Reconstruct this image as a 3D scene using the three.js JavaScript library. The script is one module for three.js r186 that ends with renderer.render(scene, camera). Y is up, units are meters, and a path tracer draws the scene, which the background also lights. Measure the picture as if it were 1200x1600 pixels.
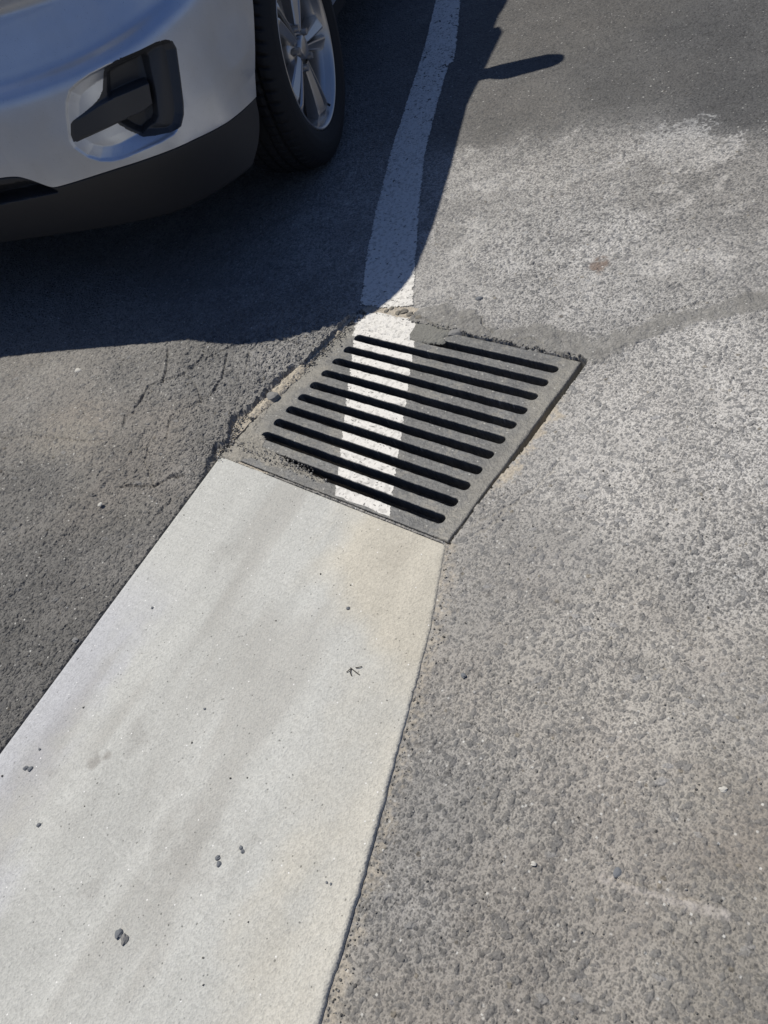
import * as THREE from 'three';
import { mergeGeometries } from 'three/addons/utils/BufferGeometryUtils.js';
import { RoundedBoxGeometry } from 'three/addons/geometries/RoundedBoxGeometry.js';

// ------------------------------------------------------------------ camera, sky, sun, exposure
const scene = new THREE.Scene();
const FOC = 1240, PITCH = 46.484 * Math.PI / 180, ROLL = -21.199 * Math.PI / 180, EYE = 1.15;
const camera = new THREE.PerspectiveCamera(2 * Math.atan(800 / FOC) * 180 / Math.PI, 0.75, 0.05, 400);
camera.position.set(0, EYE, 0);
camera.rotation.set(-PITCH, 0, ROLL, 'XYZ');
scene.add(camera);

const CAR_YAW = Math.PI / 180 * 117;                       // heading of the parked car on the ground
const FX = Math.cos(CAR_YAW), FZ = Math.sin(CAR_YAW);      // forward; its left side is (FZ, -FX)
const SUN_LEFT = 0.435, SUN_FWD = 0.195;                   // metres of shadow per metre of height
const sunDir = new THREE.Vector3(-(FZ * SUN_LEFT + FX * SUN_FWD), 1, -(-FX * SUN_LEFT + FZ * SUN_FWD)).normalize();
{
  const W = 512, Hh = 256, data = new Float32Array(W * Hh * 4), d = new THREE.Vector3();
  for (let j = 0; j < Hh; j++) for (let i = 0; i < W; i++) {
    const el = ((j + 0.5) / Hh - 0.5) * Math.PI, az = ((i + 0.5) / W - 0.5) * 2 * Math.PI;
    d.set(Math.cos(el) * Math.cos(az), Math.sin(el), Math.cos(el) * Math.sin(az));
    const k = (j * W + i) * 4, up = Math.max(d.y, 0), hz = Math.pow(1 - up, 3.5);
    const g = Math.max(d.dot(sunDir), 0), glow = 0.25 * Math.pow(g, 40) + 0.10 * Math.pow(g, 8);
    let r = 0.045 + 0.18 * hz + glow, gg = 0.088 + 0.205 * hz + glow, b = 0.212 + 0.195 * hz + glow * 0.95;
    if (d.y < 0) { r = 0.16; gg = 0.155; b = 0.15; }
    data[k] = r; data[k + 1] = gg; data[k + 2] = b; data[k + 3] = 1;
  }
  const sky = new THREE.DataTexture(data, W, Hh, THREE.RGBAFormat, THREE.FloatType);
  sky.mapping = THREE.EquirectangularReflectionMapping; sky.magFilter = sky.minFilter = THREE.LinearFilter;
  sky.wrapS = THREE.RepeatWrapping; sky.needsUpdate = true;
  scene.background = sky; scene.environment = sky;
}
const sun = new THREE.DirectionalLight(new THREE.Color().setRGB(1, 0.94, 0.83), 4.3);
sun.position.copy(sunDir).multiplyScalar(12).add(new THREE.Vector3(0, 0, -2));
sun.target.position.set(0, 0, -2); scene.add(sun, sun.target);
sun.castShadow = true; sun.shadow.mapSize.set(4096, 4096);
Object.assign(sun.shadow.camera, { left: -5, right: 5, top: 5, bottom: -5, near: 1, far: 40 });
const renderer = new THREE.WebGLRenderer({ antialias: true });
renderer.setSize(768, 1024); renderer.shadowMap.enabled = true;
renderer.toneMapping = THREE.LinearToneMapping; renderer.toneMappingExposure = 1.05;

// ------------------------------------------------------------------ small tools
let seedState = 20417;
const rnd = () => { seedState = (Math.imul(seedState, 1664525) + 1013904223) | 0; return (seedState >>> 0) / 4294967296; };
const sat = (x) => x < 0 ? 0 : x > 1 ? 1 : x;
const sstep = (a, b, x) => { const t = sat((x - a) / (b - a)); return t * t * (3 - 2 * t); };
const mix = (a, b, t) => a + (b - a) * t;
function hash(ix, iy, s) {
  let n = Math.imul(ix, 374761393) + Math.imul(iy, 668265263) + Math.imul(s, 974634541) | 0;
  n = Math.imul(n ^ (n >>> 13), 1274126177); n = Math.imul(n ^ (n >>> 15), 2246822519 | 0); n ^= n >>> 14;
  return (n >>> 0) / 4294967296;
}
function vn(x, y, s) {                                     // value noise 0..1
  const ix = Math.floor(x), iy = Math.floor(y); let fx = x - ix, fy = y - iy;
  fx = fx * fx * (3 - 2 * fx); fy = fy * fy * (3 - 2 * fy);
  const a = hash(ix, iy, s), b = hash(ix + 1, iy, s), c = hash(ix, iy + 1, s), d = hash(ix + 1, iy + 1, s);
  return a + (b - a) * fx + (c - a) * fy + (a - b - c + d) * fx * fy;
}
const fbm2 = (x, y, s) => 0.62 * vn(x, y, s) + 0.38 * vn(x * 2.13 + 7.3, y * 2.13 + 1.7, s + 1);
const fbm = (x, y, s) => 0.5 * vn(x, y, s) + 0.27 * vn(x * 2.1 + 3.1, y * 2.1, s + 1) + 0.15 * vn(x * 4.3, y * 4.3 + 9.2, s + 2) + 0.08 * vn(x * 8.9 + 5, y * 8.9, s + 3);
const L = (v) => v <= 10.31 ? v / 255 / 12.92 : Math.pow((v / 255 + 0.055) / 1.055, 2.4);   // sRGB byte to linear
const toByte = (v) => Math.max(0, Math.min(255, 255 * (v <= 0.0031308 ? 12.92 * v : 1.055 * Math.pow(v, 1 / 2.4) - 0.055)));
function toGround(u, v) {                                   // photograph pixel (1200 x 1600) to a point on level ground
  let x = (u - 600) / FOC, y = -(v - 800) / FOC; const c = Math.cos(ROLL), s = Math.sin(ROLL);
  [x, y] = [c * x - s * y, s * x + c * y];
  const C = Math.cos(PITCH), S = Math.sin(PITCH), dy = C * y - S, dz = -S * y - C, t = -EYE / dy;
  return [x * t, dz * t];
}
function toPixel(x, y, z) {
  y -= EYE; const C = Math.cos(PITCH), S = Math.sin(PITCH);
  let Y = C * y - S * z; const Z = S * y + C * z; const c = Math.cos(-ROLL), s = Math.sin(-ROLL); let X = x;
  [X, Y] = [c * X - s * Y, s * X + c * Y];
  return [600 - FOC * X / Z, 800 + FOC * Y / Z];
}
// the drain's own axes: a along the slots, b across them, towards the concrete slab
const G0 = [0.1283, -1.7244], UA = 51.5 * Math.PI / 180, ux = Math.cos(UA), uz = Math.sin(UA), wx = -Math.sin(UA), wz = Math.cos(UA);
const toAB = (x, z) => [(x - G0[0]) * ux + (z - G0[1]) * uz, (x - G0[0]) * wx + (z - G0[1]) * wz];
const AB = (u, v) => { const g = toGround(u, v); return toAB(g[0], g[1]); };
const X_ = (a, b) => G0[0] + a * ux + b * wx, Z_ = (a, b) => G0[1] + a * uz + b * wz;
const abLine = (pts) => pts.map(([u, v]) => AB(u, v));

function inPoly(p, x, y) {
  let c = false;
  for (let i = 0, j = p.length - 1; i < p.length; j = i++) if ((p[i][1] > y) !== (p[j][1] > y) && x < (p[j][0] - p[i][0]) * (y - p[i][1]) / (p[j][1] - p[i][1]) + p[i][0]) c = !c;
  return c;
}
function segDist(ax, ay, bx, by, x, y) {
  const dx = bx - ax, dy = by - ay, t = sat(((x - ax) * dx + (y - ay) * dy) / (dx * dx + dy * dy));
  return Math.hypot(x - ax - dx * t, y - ay - dy * t);
}
function lineDist(p, x, y, closed) {
  let m = 1e9; for (let i = 0; i + 1 < p.length; i++) m = Math.min(m, segDist(p[i][0], p[i][1], p[i + 1][0], p[i + 1][1], x, y));
  if (closed) { const e = p[p.length - 1]; m = Math.min(m, segDist(e[0], e[1], p[0][0], p[0][1], x, y)); }
  return m;
}
const sdPoly = (p, x, y) => (inPoly(p, x, y) ? 1 : -1) * lineDist(p, x, y, true);   // positive inside
function boxed(p, m) { let b = [1e9, 1e9, -1e9, -1e9]; for (const q of p) b = [Math.min(b[0], q[0]), Math.min(b[1], q[1]), Math.max(b[2], q[0]), Math.max(b[3], q[1])]; return { p, x0: b[0] - m, y0: b[1] - m, x1: b[2] + m, y1: b[3] + m }; }
const near = (B, x, y) => x > B.x0 && x < B.x1 && y > B.y0 && y < B.y1;
function curve(table) {                                     // smooth monotone-ish lookup through [x, y] rows
  return (x) => {
    const n = table.length; if (x <= table[0][0]) return table[0][1]; if (x >= table[n - 1][0]) return table[n - 1][1];
    let i = 0; while (x > table[i + 1][0]) i++;
    const [x0, y0] = table[i], [x1, y1] = table[i + 1], h = x1 - x0, t = (x - x0) / h;
    const sl = (k) => (table[Math.min(k + 1, n - 1)][1] - table[Math.max(k - 1, 0)][1]) / (table[Math.min(k + 1, n - 1)][0] - table[Math.max(k - 1, 0)][0]);
    const m0 = sl(i) * h, m1 = sl(i + 1) * h, t2 = t * t, t3 = t2 * t;
    return (2 * t3 - 3 * t2 + 1) * y0 + (t3 - 2 * t2 + t) * m0 + (3 * t2 - 2 * t3) * y1 + (t3 - t2) * m1;
  };
}
const taken = new Map();
function numbered(n) { const k = taken.get(n) || 0; taken.set(n, k + 1); return k ? n + '_' + String(k).padStart(3, '0') : n; }
function tag(o, label, category, group, kind) { if (label) o.userData.label = label; if (category) o.userData.category = category; if (group) o.userData.group = group; if (kind) o.userData.kind = kind; return o; }
function mesh(name, g, m, parent = scene) { const o = new THREE.Mesh(g, m); o.name = parent === scene ? numbered(name) : name; o.castShadow = o.receiveShadow = true; parent.add(o); return o; }
function group(name, pos, turn = 0, parent = scene) { const o = new THREE.Group(); o.name = parent === scene ? numbered(name) : name; o.position.set(...pos); o.rotation.y = turn; parent.add(o); return o; }
function grid(nu, nv, at, opt = {}) {                       // (nu+1)x(nv+1) vertices; opt.keep(i,j) per cell, opt.uv(i,j), opt.flip
  const P = new Float32Array((nu + 1) * (nv + 1) * 3), uv = new Float32Array((nu + 1) * (nv + 1) * 2), idx = [];
  for (let j = 0, k = 0; j <= nv; j++) for (let i = 0; i <= nu; i++, k++) {
    const p = at(i, j); P[k * 3] = p[0]; P[k * 3 + 1] = p[1]; P[k * 3 + 2] = p[2];
    const t = opt.uv ? opt.uv(i, j) : [i / nu, j / nv]; uv[k * 2] = t[0]; uv[k * 2 + 1] = t[1];
  }
  for (let j = 0; j < nv; j++) for (let i = 0; i < nu; i++) {
    if (opt.keep && !opt.keep(i, j)) continue;
    const a = j * (nu + 1) + i, b = a + 1, c = a + nu + 1, d = c + 1;
    if (opt.flip) idx.push(a, b, d, a, d, c); else idx.push(a, d, b, a, c, d);
  }
  let g = new THREE.BufferGeometry();
  if (opt.keep) {                                           // drop unused vertices
    const map = new Int32Array((nu + 1) * (nv + 1)).fill(-1); let n = 0; for (const q of idx) if (map[q] < 0) map[q] = n++;
    const P2 = new Float32Array(n * 3), U2 = new Float32Array(n * 2);
    for (let q = 0; q < map.length; q++) if (map[q] >= 0) { const m = map[q]; P2.set(P.subarray(q * 3, q * 3 + 3), m * 3); U2.set(uv.subarray(q * 2, q * 2 + 2), m * 2); }
    g.setAttribute('position', new THREE.BufferAttribute(P2, 3)); g.setAttribute('uv', new THREE.BufferAttribute(U2, 2));
    g.setIndex(new THREE.BufferAttribute(Uint32Array.from(idx, (q) => map[q]), 1));
  } else {
    g.setAttribute('position', new THREE.BufferAttribute(P, 3)); g.setAttribute('uv', new THREE.BufferAttribute(uv, 2));
    g.setIndex(new THREE.BufferAttribute(Uint32Array.from(idx), 1));
  }
  g.computeVertexNormals(); return g;
}
function texture(data, w, h, srgb, wrap) {
  const t = new THREE.DataTexture(data, w, h, THREE.RGBAFormat, THREE.UnsignedByteType);
  t.magFilter = THREE.LinearFilter; t.minFilter = THREE.LinearMipmapLinearFilter; t.generateMipmaps = true;
  if (srgb) t.colorSpace = THREE.SRGBColorSpace; if (wrap) t.wrapS = t.wrapT = THREE.RepeatWrapping;
  t.needsUpdate = true; return t;
}
const K = 1.18;                                             // sunlit level surface: picture value = base colour x K

// ------------------------------------------------------------------ the ground: where things lie on it
const slabL = abLine([[345, 710], [200, 905], [100, 1030], [0, 1175]]), slabR = abLine([[698, 848], [674, 980], [641, 1100], [611, 1210], [567, 1370], [531, 1490], [498, 1600]]);
const edgeFn = (p) => (b) => {
  let i = 0; while (i < p.length - 2 && b > p[i + 1][1]) i++;
  const t = (b - p[i][1]) / (p[i + 1][1] - p[i][1]); return p[i][0] + (p[i + 1][0] - p[i][0]) * t;
};
const straight = (p) => { const a = p[0], e = p[p.length - 1]; return (b) => a[0] + (e[0] - a[0]) * (b - a[1]) / (e[1] - a[1]); };
const aL = straight(slabL), aR0 = edgeFn(slabR);
const aR = (b) => aR0(Math.max(b, 0.507)) + 0.0012 * (vn(b * 55, 3.3, 71) - 0.5) + 0.0016 * (vn(b * 9, 1.3, 72) - 0.5);
const SLAB_B0 = 0.5075, SLAB_B1 = 1.95;
const lip = abLine([[318, 742], [340, 706], [360, 692], [367, 662], [398, 641], [424, 612], [446, 592], [480, 570], [512, 541], [540, 512], [560, 492]]);
const lipFn = (b) => {                                      // a of the broken asphalt lip at b
  for (let i = 0; i + 1 < lip.length; i++) { const [p, q] = [lip[i], lip[i + 1]]; if ((b - p[1]) * (b - q[1]) <= 0) return p[0] + (q[0] - p[0]) * (b - p[1]) / (q[1] - p[1]); }
  return b > lip[0][1] ? lip[0][0] : lip[lip.length - 1][0];
};
const mortar = [
  boxed(abLine([[912, 572], [905, 552], [928, 528], [985, 512], [1035, 494], [1110, 478], [1215, 440], [1215, 484], [1140, 494], [1085, 506], [1010, 530], [965, 556], [935, 572]]), 0.03),
  boxed(abLine([[636, 497], [655, 484], [700, 478], [745, 486], [757, 497], [752, 512], [800, 515], [840, 505], [880, 514], [925, 528], [940, 545], [916, 572], [880, 556], [800, 540], [700, 520], [650, 512]]), 0.03),
];
const crackList = [
  [[[0, 684], [50, 681], [110, 684], [118, 687]], 3.0, 0.005], [[[215, 640], [233, 608], [255, 598], [290, 588], [318, 566], [360, 548], [395, 535]], 5, 0.009],
  [[[263, 546], [262, 575], [256, 600]], 4, 0.007], [[[357, 560], [350, 595], [333, 625], [300, 642]], 4.5, 0.008], [[[194, 670], [198, 654], [212, 648]], 4, 0.007],
  [[[186, 757], [240, 756], [262, 745], [285, 741]], 4.5, 0.010], [[[392, 556], [386, 590]], 3.5, 0.006], [[[230, 820], [258, 788], [275, 772]], 2.5, 0.004],
  [[[290, 588], [312, 610], [318, 636]], 3, 0.005], [[[318, 566], [322, 545], [340, 528]], 3, 0.005], [[[400, 548], [412, 530], [440, 535], [470, 545]], 3.5, 0.006], [[[300, 642], [270, 655], [262, 690]], 3, 0.005], [[[240, 756], [225, 720], [236, 690]], 2.5, 0.004], [[[118, 687], [150, 690], [186, 683]], 2.5, 0.004],
  [[[735, 822], [790, 795], [825, 772], [858, 742], [872, 716]], 2.5, 0.004], [[[742, 836], [782, 808], [790, 800]], 2.5, 0.004],
  [[[1010, 497], [1060, 482], [1100, 470]], 3, 0.006], [[[640, 492], [665, 500], [690, 515], [720, 520]], 4, 0.006], [[[752, 500], [756, 512], [770, 520]], 3, 0.005],
  [[[800, 532], [830, 528], [850, 538]], 3, 0.004], [[[870, 552], [905, 560], [916, 570]], 4, 0.008], [[[940, 1364], [975, 1380], [1040, 1392], [1090, 1404]], 3.0, 0.004],
].map(([p, w, d]) => ({ ...boxed(abLine(p), 0.03), w: w / 1000 * 0.8, d: d * 1.2 }));
const scuff = boxed(abLine([[942, 1372], [1000, 1392], [1060, 1408], [1132, 1428]]), 0.05);
const palePatch = boxed(abLine([[968, 230], [1010, 212], [1045, 201], [1085, 190], [1118, 182], [1112, 204], [1124, 222], [1150, 213], [1172, 224], [1158, 246], [1105, 268], [1060, 262], [1010, 250]]), 0.08);
const brownSpot = AB(938, 413), wear = AB(870, 335);
// surface character by place: [u, v, matrix, stone, cover, warm, relief]; matrix and stone as picture values
const zoneList = [
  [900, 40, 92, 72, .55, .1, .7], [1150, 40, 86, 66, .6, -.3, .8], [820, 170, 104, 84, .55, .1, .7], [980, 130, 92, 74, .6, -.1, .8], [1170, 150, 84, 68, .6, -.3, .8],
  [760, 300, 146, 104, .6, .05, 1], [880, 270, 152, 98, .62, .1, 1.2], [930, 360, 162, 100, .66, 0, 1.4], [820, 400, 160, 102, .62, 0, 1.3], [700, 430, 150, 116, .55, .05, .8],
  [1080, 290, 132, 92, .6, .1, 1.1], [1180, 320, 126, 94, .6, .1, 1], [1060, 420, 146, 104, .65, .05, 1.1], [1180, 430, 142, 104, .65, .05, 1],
  [980, 470, 150, 104, .65, 0, 1.2], [1120, 560, 168, 110, .62, .05, .9], [1000, 640, 166, 112, .6, .1, .9], [1170, 700, 166, 108, .62, .05, .9], [890, 690, 152, 116, .55, .1, .8],
  [1000, 790, 158, 108, .62, .15, .9], [1150, 880, 156, 100, .62, .1, .9], [860, 860, 138, 112, .55, .15, .8], [760, 930, 142, 110, .55, .2, .7], [980, 960, 150, 108, .62, .3, .9],
  [800, 1100, 142, 106, .6, .35, .8], [1000, 1130, 148, 106, .6, .35, .8], [1150, 1100, 144, 110, .58, .3, .8], [690, 1240, 128, 96, .6, .1, .9], [850, 1280, 136, 100, .62, .3, .9],
  [1050, 1300, 140, 106, .58, .4, .8], [1180, 1330, 118, 100, .5, .6, .6], [620, 1400, 130, 92, .62, .1, 1], [800, 1450, 132, 94, .62, .35, 1], [1000, 1500, 134, 100, .58, .4, .8],
  [600, 1570, 134, 100, .55, .4, .8], [1150, 1540, 122, 100, .55, .5, .7],
  [60, 620, 120, 100, .5, .2, 1.0], [200, 590, 116, 96, .55, .1, 1.3], [330, 590, 112, 92, .6, 0, 1.7], [450, 560, 128, 100, .6, 0, 2.0], [120, 660, 122, 98, .45, .55, .9], [260, 690, 118, 94, .5, .35, 1.3],
  [40, 760, 106, 86, .55, .1, 1.3], [180, 780, 108, 88, .55, .3, 1.4], [320, 680, 116, 92, .55, .1, 1.7], [60, 900, 98, 78, .6, .05, 1.4], [150, 880, 106, 86, .55, .1, 1.3], [30, 1050, 94, 76, .6, .05, 1.4],
  [-150, 800, 106, 86, .55, .1, 1.2],
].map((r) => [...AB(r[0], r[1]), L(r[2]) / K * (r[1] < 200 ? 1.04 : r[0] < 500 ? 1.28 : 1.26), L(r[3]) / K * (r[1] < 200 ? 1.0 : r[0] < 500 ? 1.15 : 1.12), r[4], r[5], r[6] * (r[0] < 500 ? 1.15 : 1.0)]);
const ZA = -3.0, ZB = -3.0, ZS = 0.025, ZN = 192, zone = new Float32Array(ZN * ZN * 5);
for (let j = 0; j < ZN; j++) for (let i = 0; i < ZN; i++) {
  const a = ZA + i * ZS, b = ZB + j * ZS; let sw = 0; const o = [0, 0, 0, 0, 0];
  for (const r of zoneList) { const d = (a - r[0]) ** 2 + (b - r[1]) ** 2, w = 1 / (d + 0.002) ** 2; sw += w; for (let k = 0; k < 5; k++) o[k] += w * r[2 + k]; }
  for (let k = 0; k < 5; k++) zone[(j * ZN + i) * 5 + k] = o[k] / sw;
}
const zo = new Float32Array(5);
function zoneAt(a, b) {
  const x = Math.min(Math.max((a - ZA) / ZS, 0), ZN - 1.001), y = Math.min(Math.max((b - ZB) / ZS, 0), ZN - 1.001), i = x | 0, j = y | 0, fx = x - i, fy = y - j, k = (j * ZN + i) * 5;
  for (let q = 0; q < 5; q++) zo[q] = (zone[k + q] * (1 - fx) + zone[k + 5 + q] * fx) * (1 - fy) + (zone[k + ZN * 5 + q] * (1 - fx) + zone[k + ZN * 5 + 5 + q] * fx) * fy;
}
let stId = 0;
function stones(x, y, c, s, cover) {                        // angular chips of stone in a binder: dome height 0..1, id in stId
  const gx = x / c, gy = y / c, ix = Math.floor(gx), iy = Math.floor(gy); let best = 0;
  for (let j = -1; j <= 1; j++) for (let i = -1; i <= 1; i++) {
    const cx = ix + i, cy = iy + j, h = hash(cx, cy, s); if (h > cover) continue;
    const h1 = hash(cx, cy, s + 11), h2 = hash(cx, cy, s + 23), h3 = hash(cx, cy, s + 37);
    const dx = gx - cx - 0.15 - 0.7 * h1, dy = gy - cy - 0.15 - 0.7 * h2, an = h3 * 6.283, ca = Math.cos(an), sa = Math.sin(an);
    const r = 0.20 + 0.34 * h2 * (0.4 + 0.6 * h1), px = Math.abs(dx * ca + dy * sa) / (1 + 1.1 * h1), py = Math.abs(dy * ca - dx * sa);
    const d = Math.max(Math.max(px, py), (px + py) * 0.76 + 0.02 * h3);
    const v = 1 - d / r; if (v > best) { best = v; stId = h1 * 0.37 + h3 * 0.63; }
  }
  return best;
}
let sH = 0, sR = 0, sG = 0, sB = 0, sM = 0;                 // results: stone relief, colour, mesh height
const NA0 = -0.75, NA1 = 1.38, NB0 = -0.36, NB1 = 1.56, FA0 = -2.8, FA1 = 1.7, FB0 = -2.8, FB1 = 1.7;
const GA0 = -0.052, GA1 = 0.577, GB0 = -0.042, GB1 = 0.505;  // outer size of the grate
function ground(a, b, wantColour) {
  const wob = 0.010 * (vn(a * 38, b * 38, 5) - 0.5) + 0.006 * (vn(a * 110, b * 110, 6) - 0.5);
  let m = 0.006 * (fbm2(a * 3.1, b * 3.1, 1) - 0.5) + 0.0018 * (vn(a * 26, b * 26, 2) - 0.5);
  // ---- which material
  zoneAt(a + 0.09 * (fbm2(a * 9, b * 9, 40) - 0.5), b + 0.09 * (fbm2(a * 9 + 31, b * 9, 42) - 0.5));
  const mott = fbm2(a * 13, b * 13, 44), mott2 = fbm2(a * 4.2 + 8, b * 4.2, 46);
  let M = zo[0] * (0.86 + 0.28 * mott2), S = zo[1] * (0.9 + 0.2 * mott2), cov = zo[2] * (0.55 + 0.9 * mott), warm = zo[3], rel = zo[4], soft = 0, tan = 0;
  // broken lip of the asphalt beside the grate
  if (b > -0.16 && b < 0.75 && a < 0.1) {
    const e = lipFn(b) - a + wob * 1.6, side = sstep(-0.07, 0.02, b) * (1 - sstep(0.50, 0.62, b));
    m += 0.016 * side * sstep(-0.002, 0.007, e) * (1 - 0.65 * sstep(0.05, 0.45, e));
    if (e < 0.01 && b < 0.56 && b > -0.1) { tan = sstep(0.006, -0.006, e); }
    rel *= 1 + 0.15 * side * (1 - sstep(0.0, 0.12, e)) * sstep(-0.01, 0.004, e);
  }
  for (const q of mortar) if (near(q, a, b)) { const d = sdPoly(q.p, a + wob * 0.8, b + wob * 0.6) + 0.022 * (fbm2(a * 30, b * 30, 66) - 0.5) + 0.010 * (vn(a * 150, b * 150, 67) - 0.5); if (d > -0.004) soft = Math.max(soft, sstep(-0.004, 0.006, d) * (0.80 + 0.2 * sstep(0.35, 0.5, fbm2(a * 45, b * 45, 68)))); }
  m += soft * (0.002 + 0.008 * (fbm(a * 24, b * 24, 61) - 0.45) + 0.004 * (vn(a * 85, b * 85, 62) - 0.5));
  let pale = 0; { const d = Math.hypot((a - wear[0]) / 0.62, (b - wear[1]) / 0.40); if (d < 1.4) pale = 0.55 * sstep(0.50, 0.66, fbm(a * 15 + 3, b * 15, 69) - 0.16 * sstep(0.5, 1.4, d)); }
  if (near(palePatch, a, b)) pale = Math.max(pale, sstep(-0.012, 0.022, sdPoly(palePatch.p, a, b) + 0.13 * (fbm(a * 22, b * 22, 63) - 0.5) + 0.07 * (vn(a * 160, b * 160, 64) - 0.5) + wob * 1.5) * 0.62);
  // beside the slab
  if (b > 0.3) {
    const bb = Math.max(b, 0.52), eR = (a - aR(bb)) * 0.93, eL = (aL(bb) - a) * 0.98;
    if (b > SLAB_B0 - 0.004) {
      const inside = eR < -0.007 && eL < -0.007 && b > SLAB_B0 + 0.006;
      if (inside) m = -0.07;
      else if (eR >= -0.007 && eR < 0.4) {
        const gw = 0.003 + 0.013 * sstep(0.62, 1.2, b) + 0.005 * (vn(b * 30, 2, 9) - 0.5);
        m += -(0.0015 + 0.0045 * sstep(0.65, 1.15, b)) * (1 - sstep(0.08, 0.4, eR)) - 0.0020 * (1 - sstep(gw * 0.4, gw + 0.004, eR + wob * 0.5));
        tan = Math.max(tan, 0.42 * (1 - sstep(0.004, 0.04, eR + wob * 3.5)));
      } else if (eL >= -0.007 && eL < 0.25) m += -0.003 - 0.012 * (1 - sstep(0.002, 0.006, eL + wob * 0.4));
    }
  }
  // pale dust at the right edge of the grate
  if (a > 0.56 && a < 0.68 && b > -0.05 && b < 0.5) tan = Math.max(tan, 0.8 * (1 - sstep(0.012, 0.034, a - 0.585 + wob * 3)) * sstep(0.05, 0.12, b) * (1 - sstep(0.30, 0.4, b)));
  for (const q of crackList) if (near(q, a, b)) {
    const d = lineDist(q.p, a + wob * 0.7 + 0.004 * (vn(a * 300, b * 300, 77) - 0.5), b + wob * 0.6), w = q.w * (0.55 + 0.75 * vn(a * 45, b * 45, 78));
    if (d < w) m -= q.d * (1 - sstep(w * 0.3, w, d));
  }
  // ---- stones
  const jx = 0.0022 * (vn(a * 330, b * 330, 23) - 0.5), jy = 0.0022 * (vn(a * 330 + 50, b * 330, 24) - 0.5);
  const s1 = stones(a + jx, b + jy, 0.0120, 101, cov * 0.42), id1 = stId, s2 = stones(a + jx, b + jy, 0.0073, 131, cov * 1.15), id2 = stId, s3 = stones(a, b, 0.0038, 161, cov * 1.4), id3 = stId;
  const kk = (1 - soft * 0.6) * (1 - tan * 0.75);
  sH = kk * rel * (0.0013 * Math.min(s1 * 3, 1) + 0.0010 * Math.min(s2 * 3, 1) * (s1 > 0 ? 0.3 : 1) + 0.0007 * Math.min(s3 * 2, 1)) + 0.0016 * rel * (vn(a * 380, b * 380, 21) - 0.5) - 0.0016 * rel * kk * sstep(0.76, 0.92, vn(a * 230, b * 230, 57)) + 0.0005 * (vn(a * 900, b * 900, 22) - 0.5) + soft * 0.003 * (fbm2(a * 130, b * 130, 27) - 0.5);
  sM = m + kk * rel * (0.0009 * Math.min(s1 * 2.5, 1) + 0.0006 * Math.min(s2 * 2.5, 1) + 0.0016 * (vn(a * 120, b * 120, 25) - 0.5) * rel);
  // the seat of the grate and the pit below it
  if (a > -0.07 && a < 0.62 && b > -0.07 && b < 0.52) {
    const rag = 0.004 * (vn(a * 60, b * 60, 91) - 0.5) + 0.004 * (vn(a * 170, b * 170, 92) - 0.5);
    if (a > GA0 - 0.002 && a < GA1 + 0.003 + 0.010 * sstep(0.36, 0.2, b) + rag * 0.8 && b > GB0 - 0.003 + rag && b < GB1 + 0.0005) { sM = -0.037; sH = 0; }
    if (a > -0.022 && a < 0.555 && b > -0.022 && b < 0.487) sM = -0.5;
  }
  if (!wantColour) return;
  // ---- colour
  M = mix(M, L(190) / K, pale); cov = mix(cov, 0.4, pale);
  const f = vn(a * 700, b * 700, 31), g = vn(a * 260, b * 260, 33), p = fbm2(a * 17, b * 17, 35);
  let lum = M * (0.80 + 0.28 * f + 0.16 * g) * (0.90 + 0.24 * p), cool = 0;
  if (s3 > 0.12) { lum = mix(lum, S * (0.62 + 0.85 * id3), 0.72 * (1 - 0.5 * pale)); cool += 0.3; }
  if (s2 > 0.1) { lum = mix(lum, S * (0.62 + 0.80 * id2) * (0.85 + 0.3 * g), sat(s2 * 6) * (0.45 + 0.5 * id3) * (1 - 0.5 * pale)); cool = 0.6; }
  if (s1 > 0.08) { lum = mix(lum, S * (0.72 + 0.62 * id1) * (0.78 + 0.44 * f), sat(s1 * 8) * (0.5 + 0.45 * id2) * (1 - 0.4 * pale)); cool = 0.9; }
  if (s1 > 0.08 && id1 > 0.86) lum *= 1.35; const rust = s1 > 0.08 && id1 < 0.14 || s2 > 0.1 && id2 < 0.06 ? 1 : 0, stony = cool; cool = cool * (0.4 + 0.8 * id2);
  lum *= 0.87 + 0.26 * hash(Math.floor(a * 1400), Math.floor(b * 1400), 51);
  const wm = warm + 0.15; let r = lum * (1 + 0.105 * wm * (1 - 0.45 * stony) - 0.015 * cool + 0.07 * rust), gg = lum * (1 + 0.004 * wm), bl = lum * (1 - 0.150 * wm * (1 - 0.45 * stony) + 0.03 * cool - 0.12 * rust);
  const pit = vn(a * 230, b * 230, 57); if (pit > 0.80) { const q = 1 - 0.30 * sstep(0.80, 0.92, pit); r *= q; gg *= q; bl *= q; }
  // brown dust lying in patches
  const dust = sat(warm) * 0.9 * sstep(0.42, 0.66, fbm(a * 8, b * 8, 37)) * (1 - 0.7 * sat(stony));
  r = mix(r, 0.235, dust * 0.5); gg = mix(gg, 0.205, dust * 0.5); bl = mix(bl, 0.185, dust * 0.5);
  if (soft > 0) { const q = (0.62 + 0.62 * fbm(a * 40, b * 40, 65)) * (0.86 + 0.28 * f); r = mix(r, L(126) / K * q, soft * 0.76); gg = mix(gg, L(125) / K * q, soft * 0.76); bl = mix(bl, L(122) / K * q, soft * 0.76); }
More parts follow.
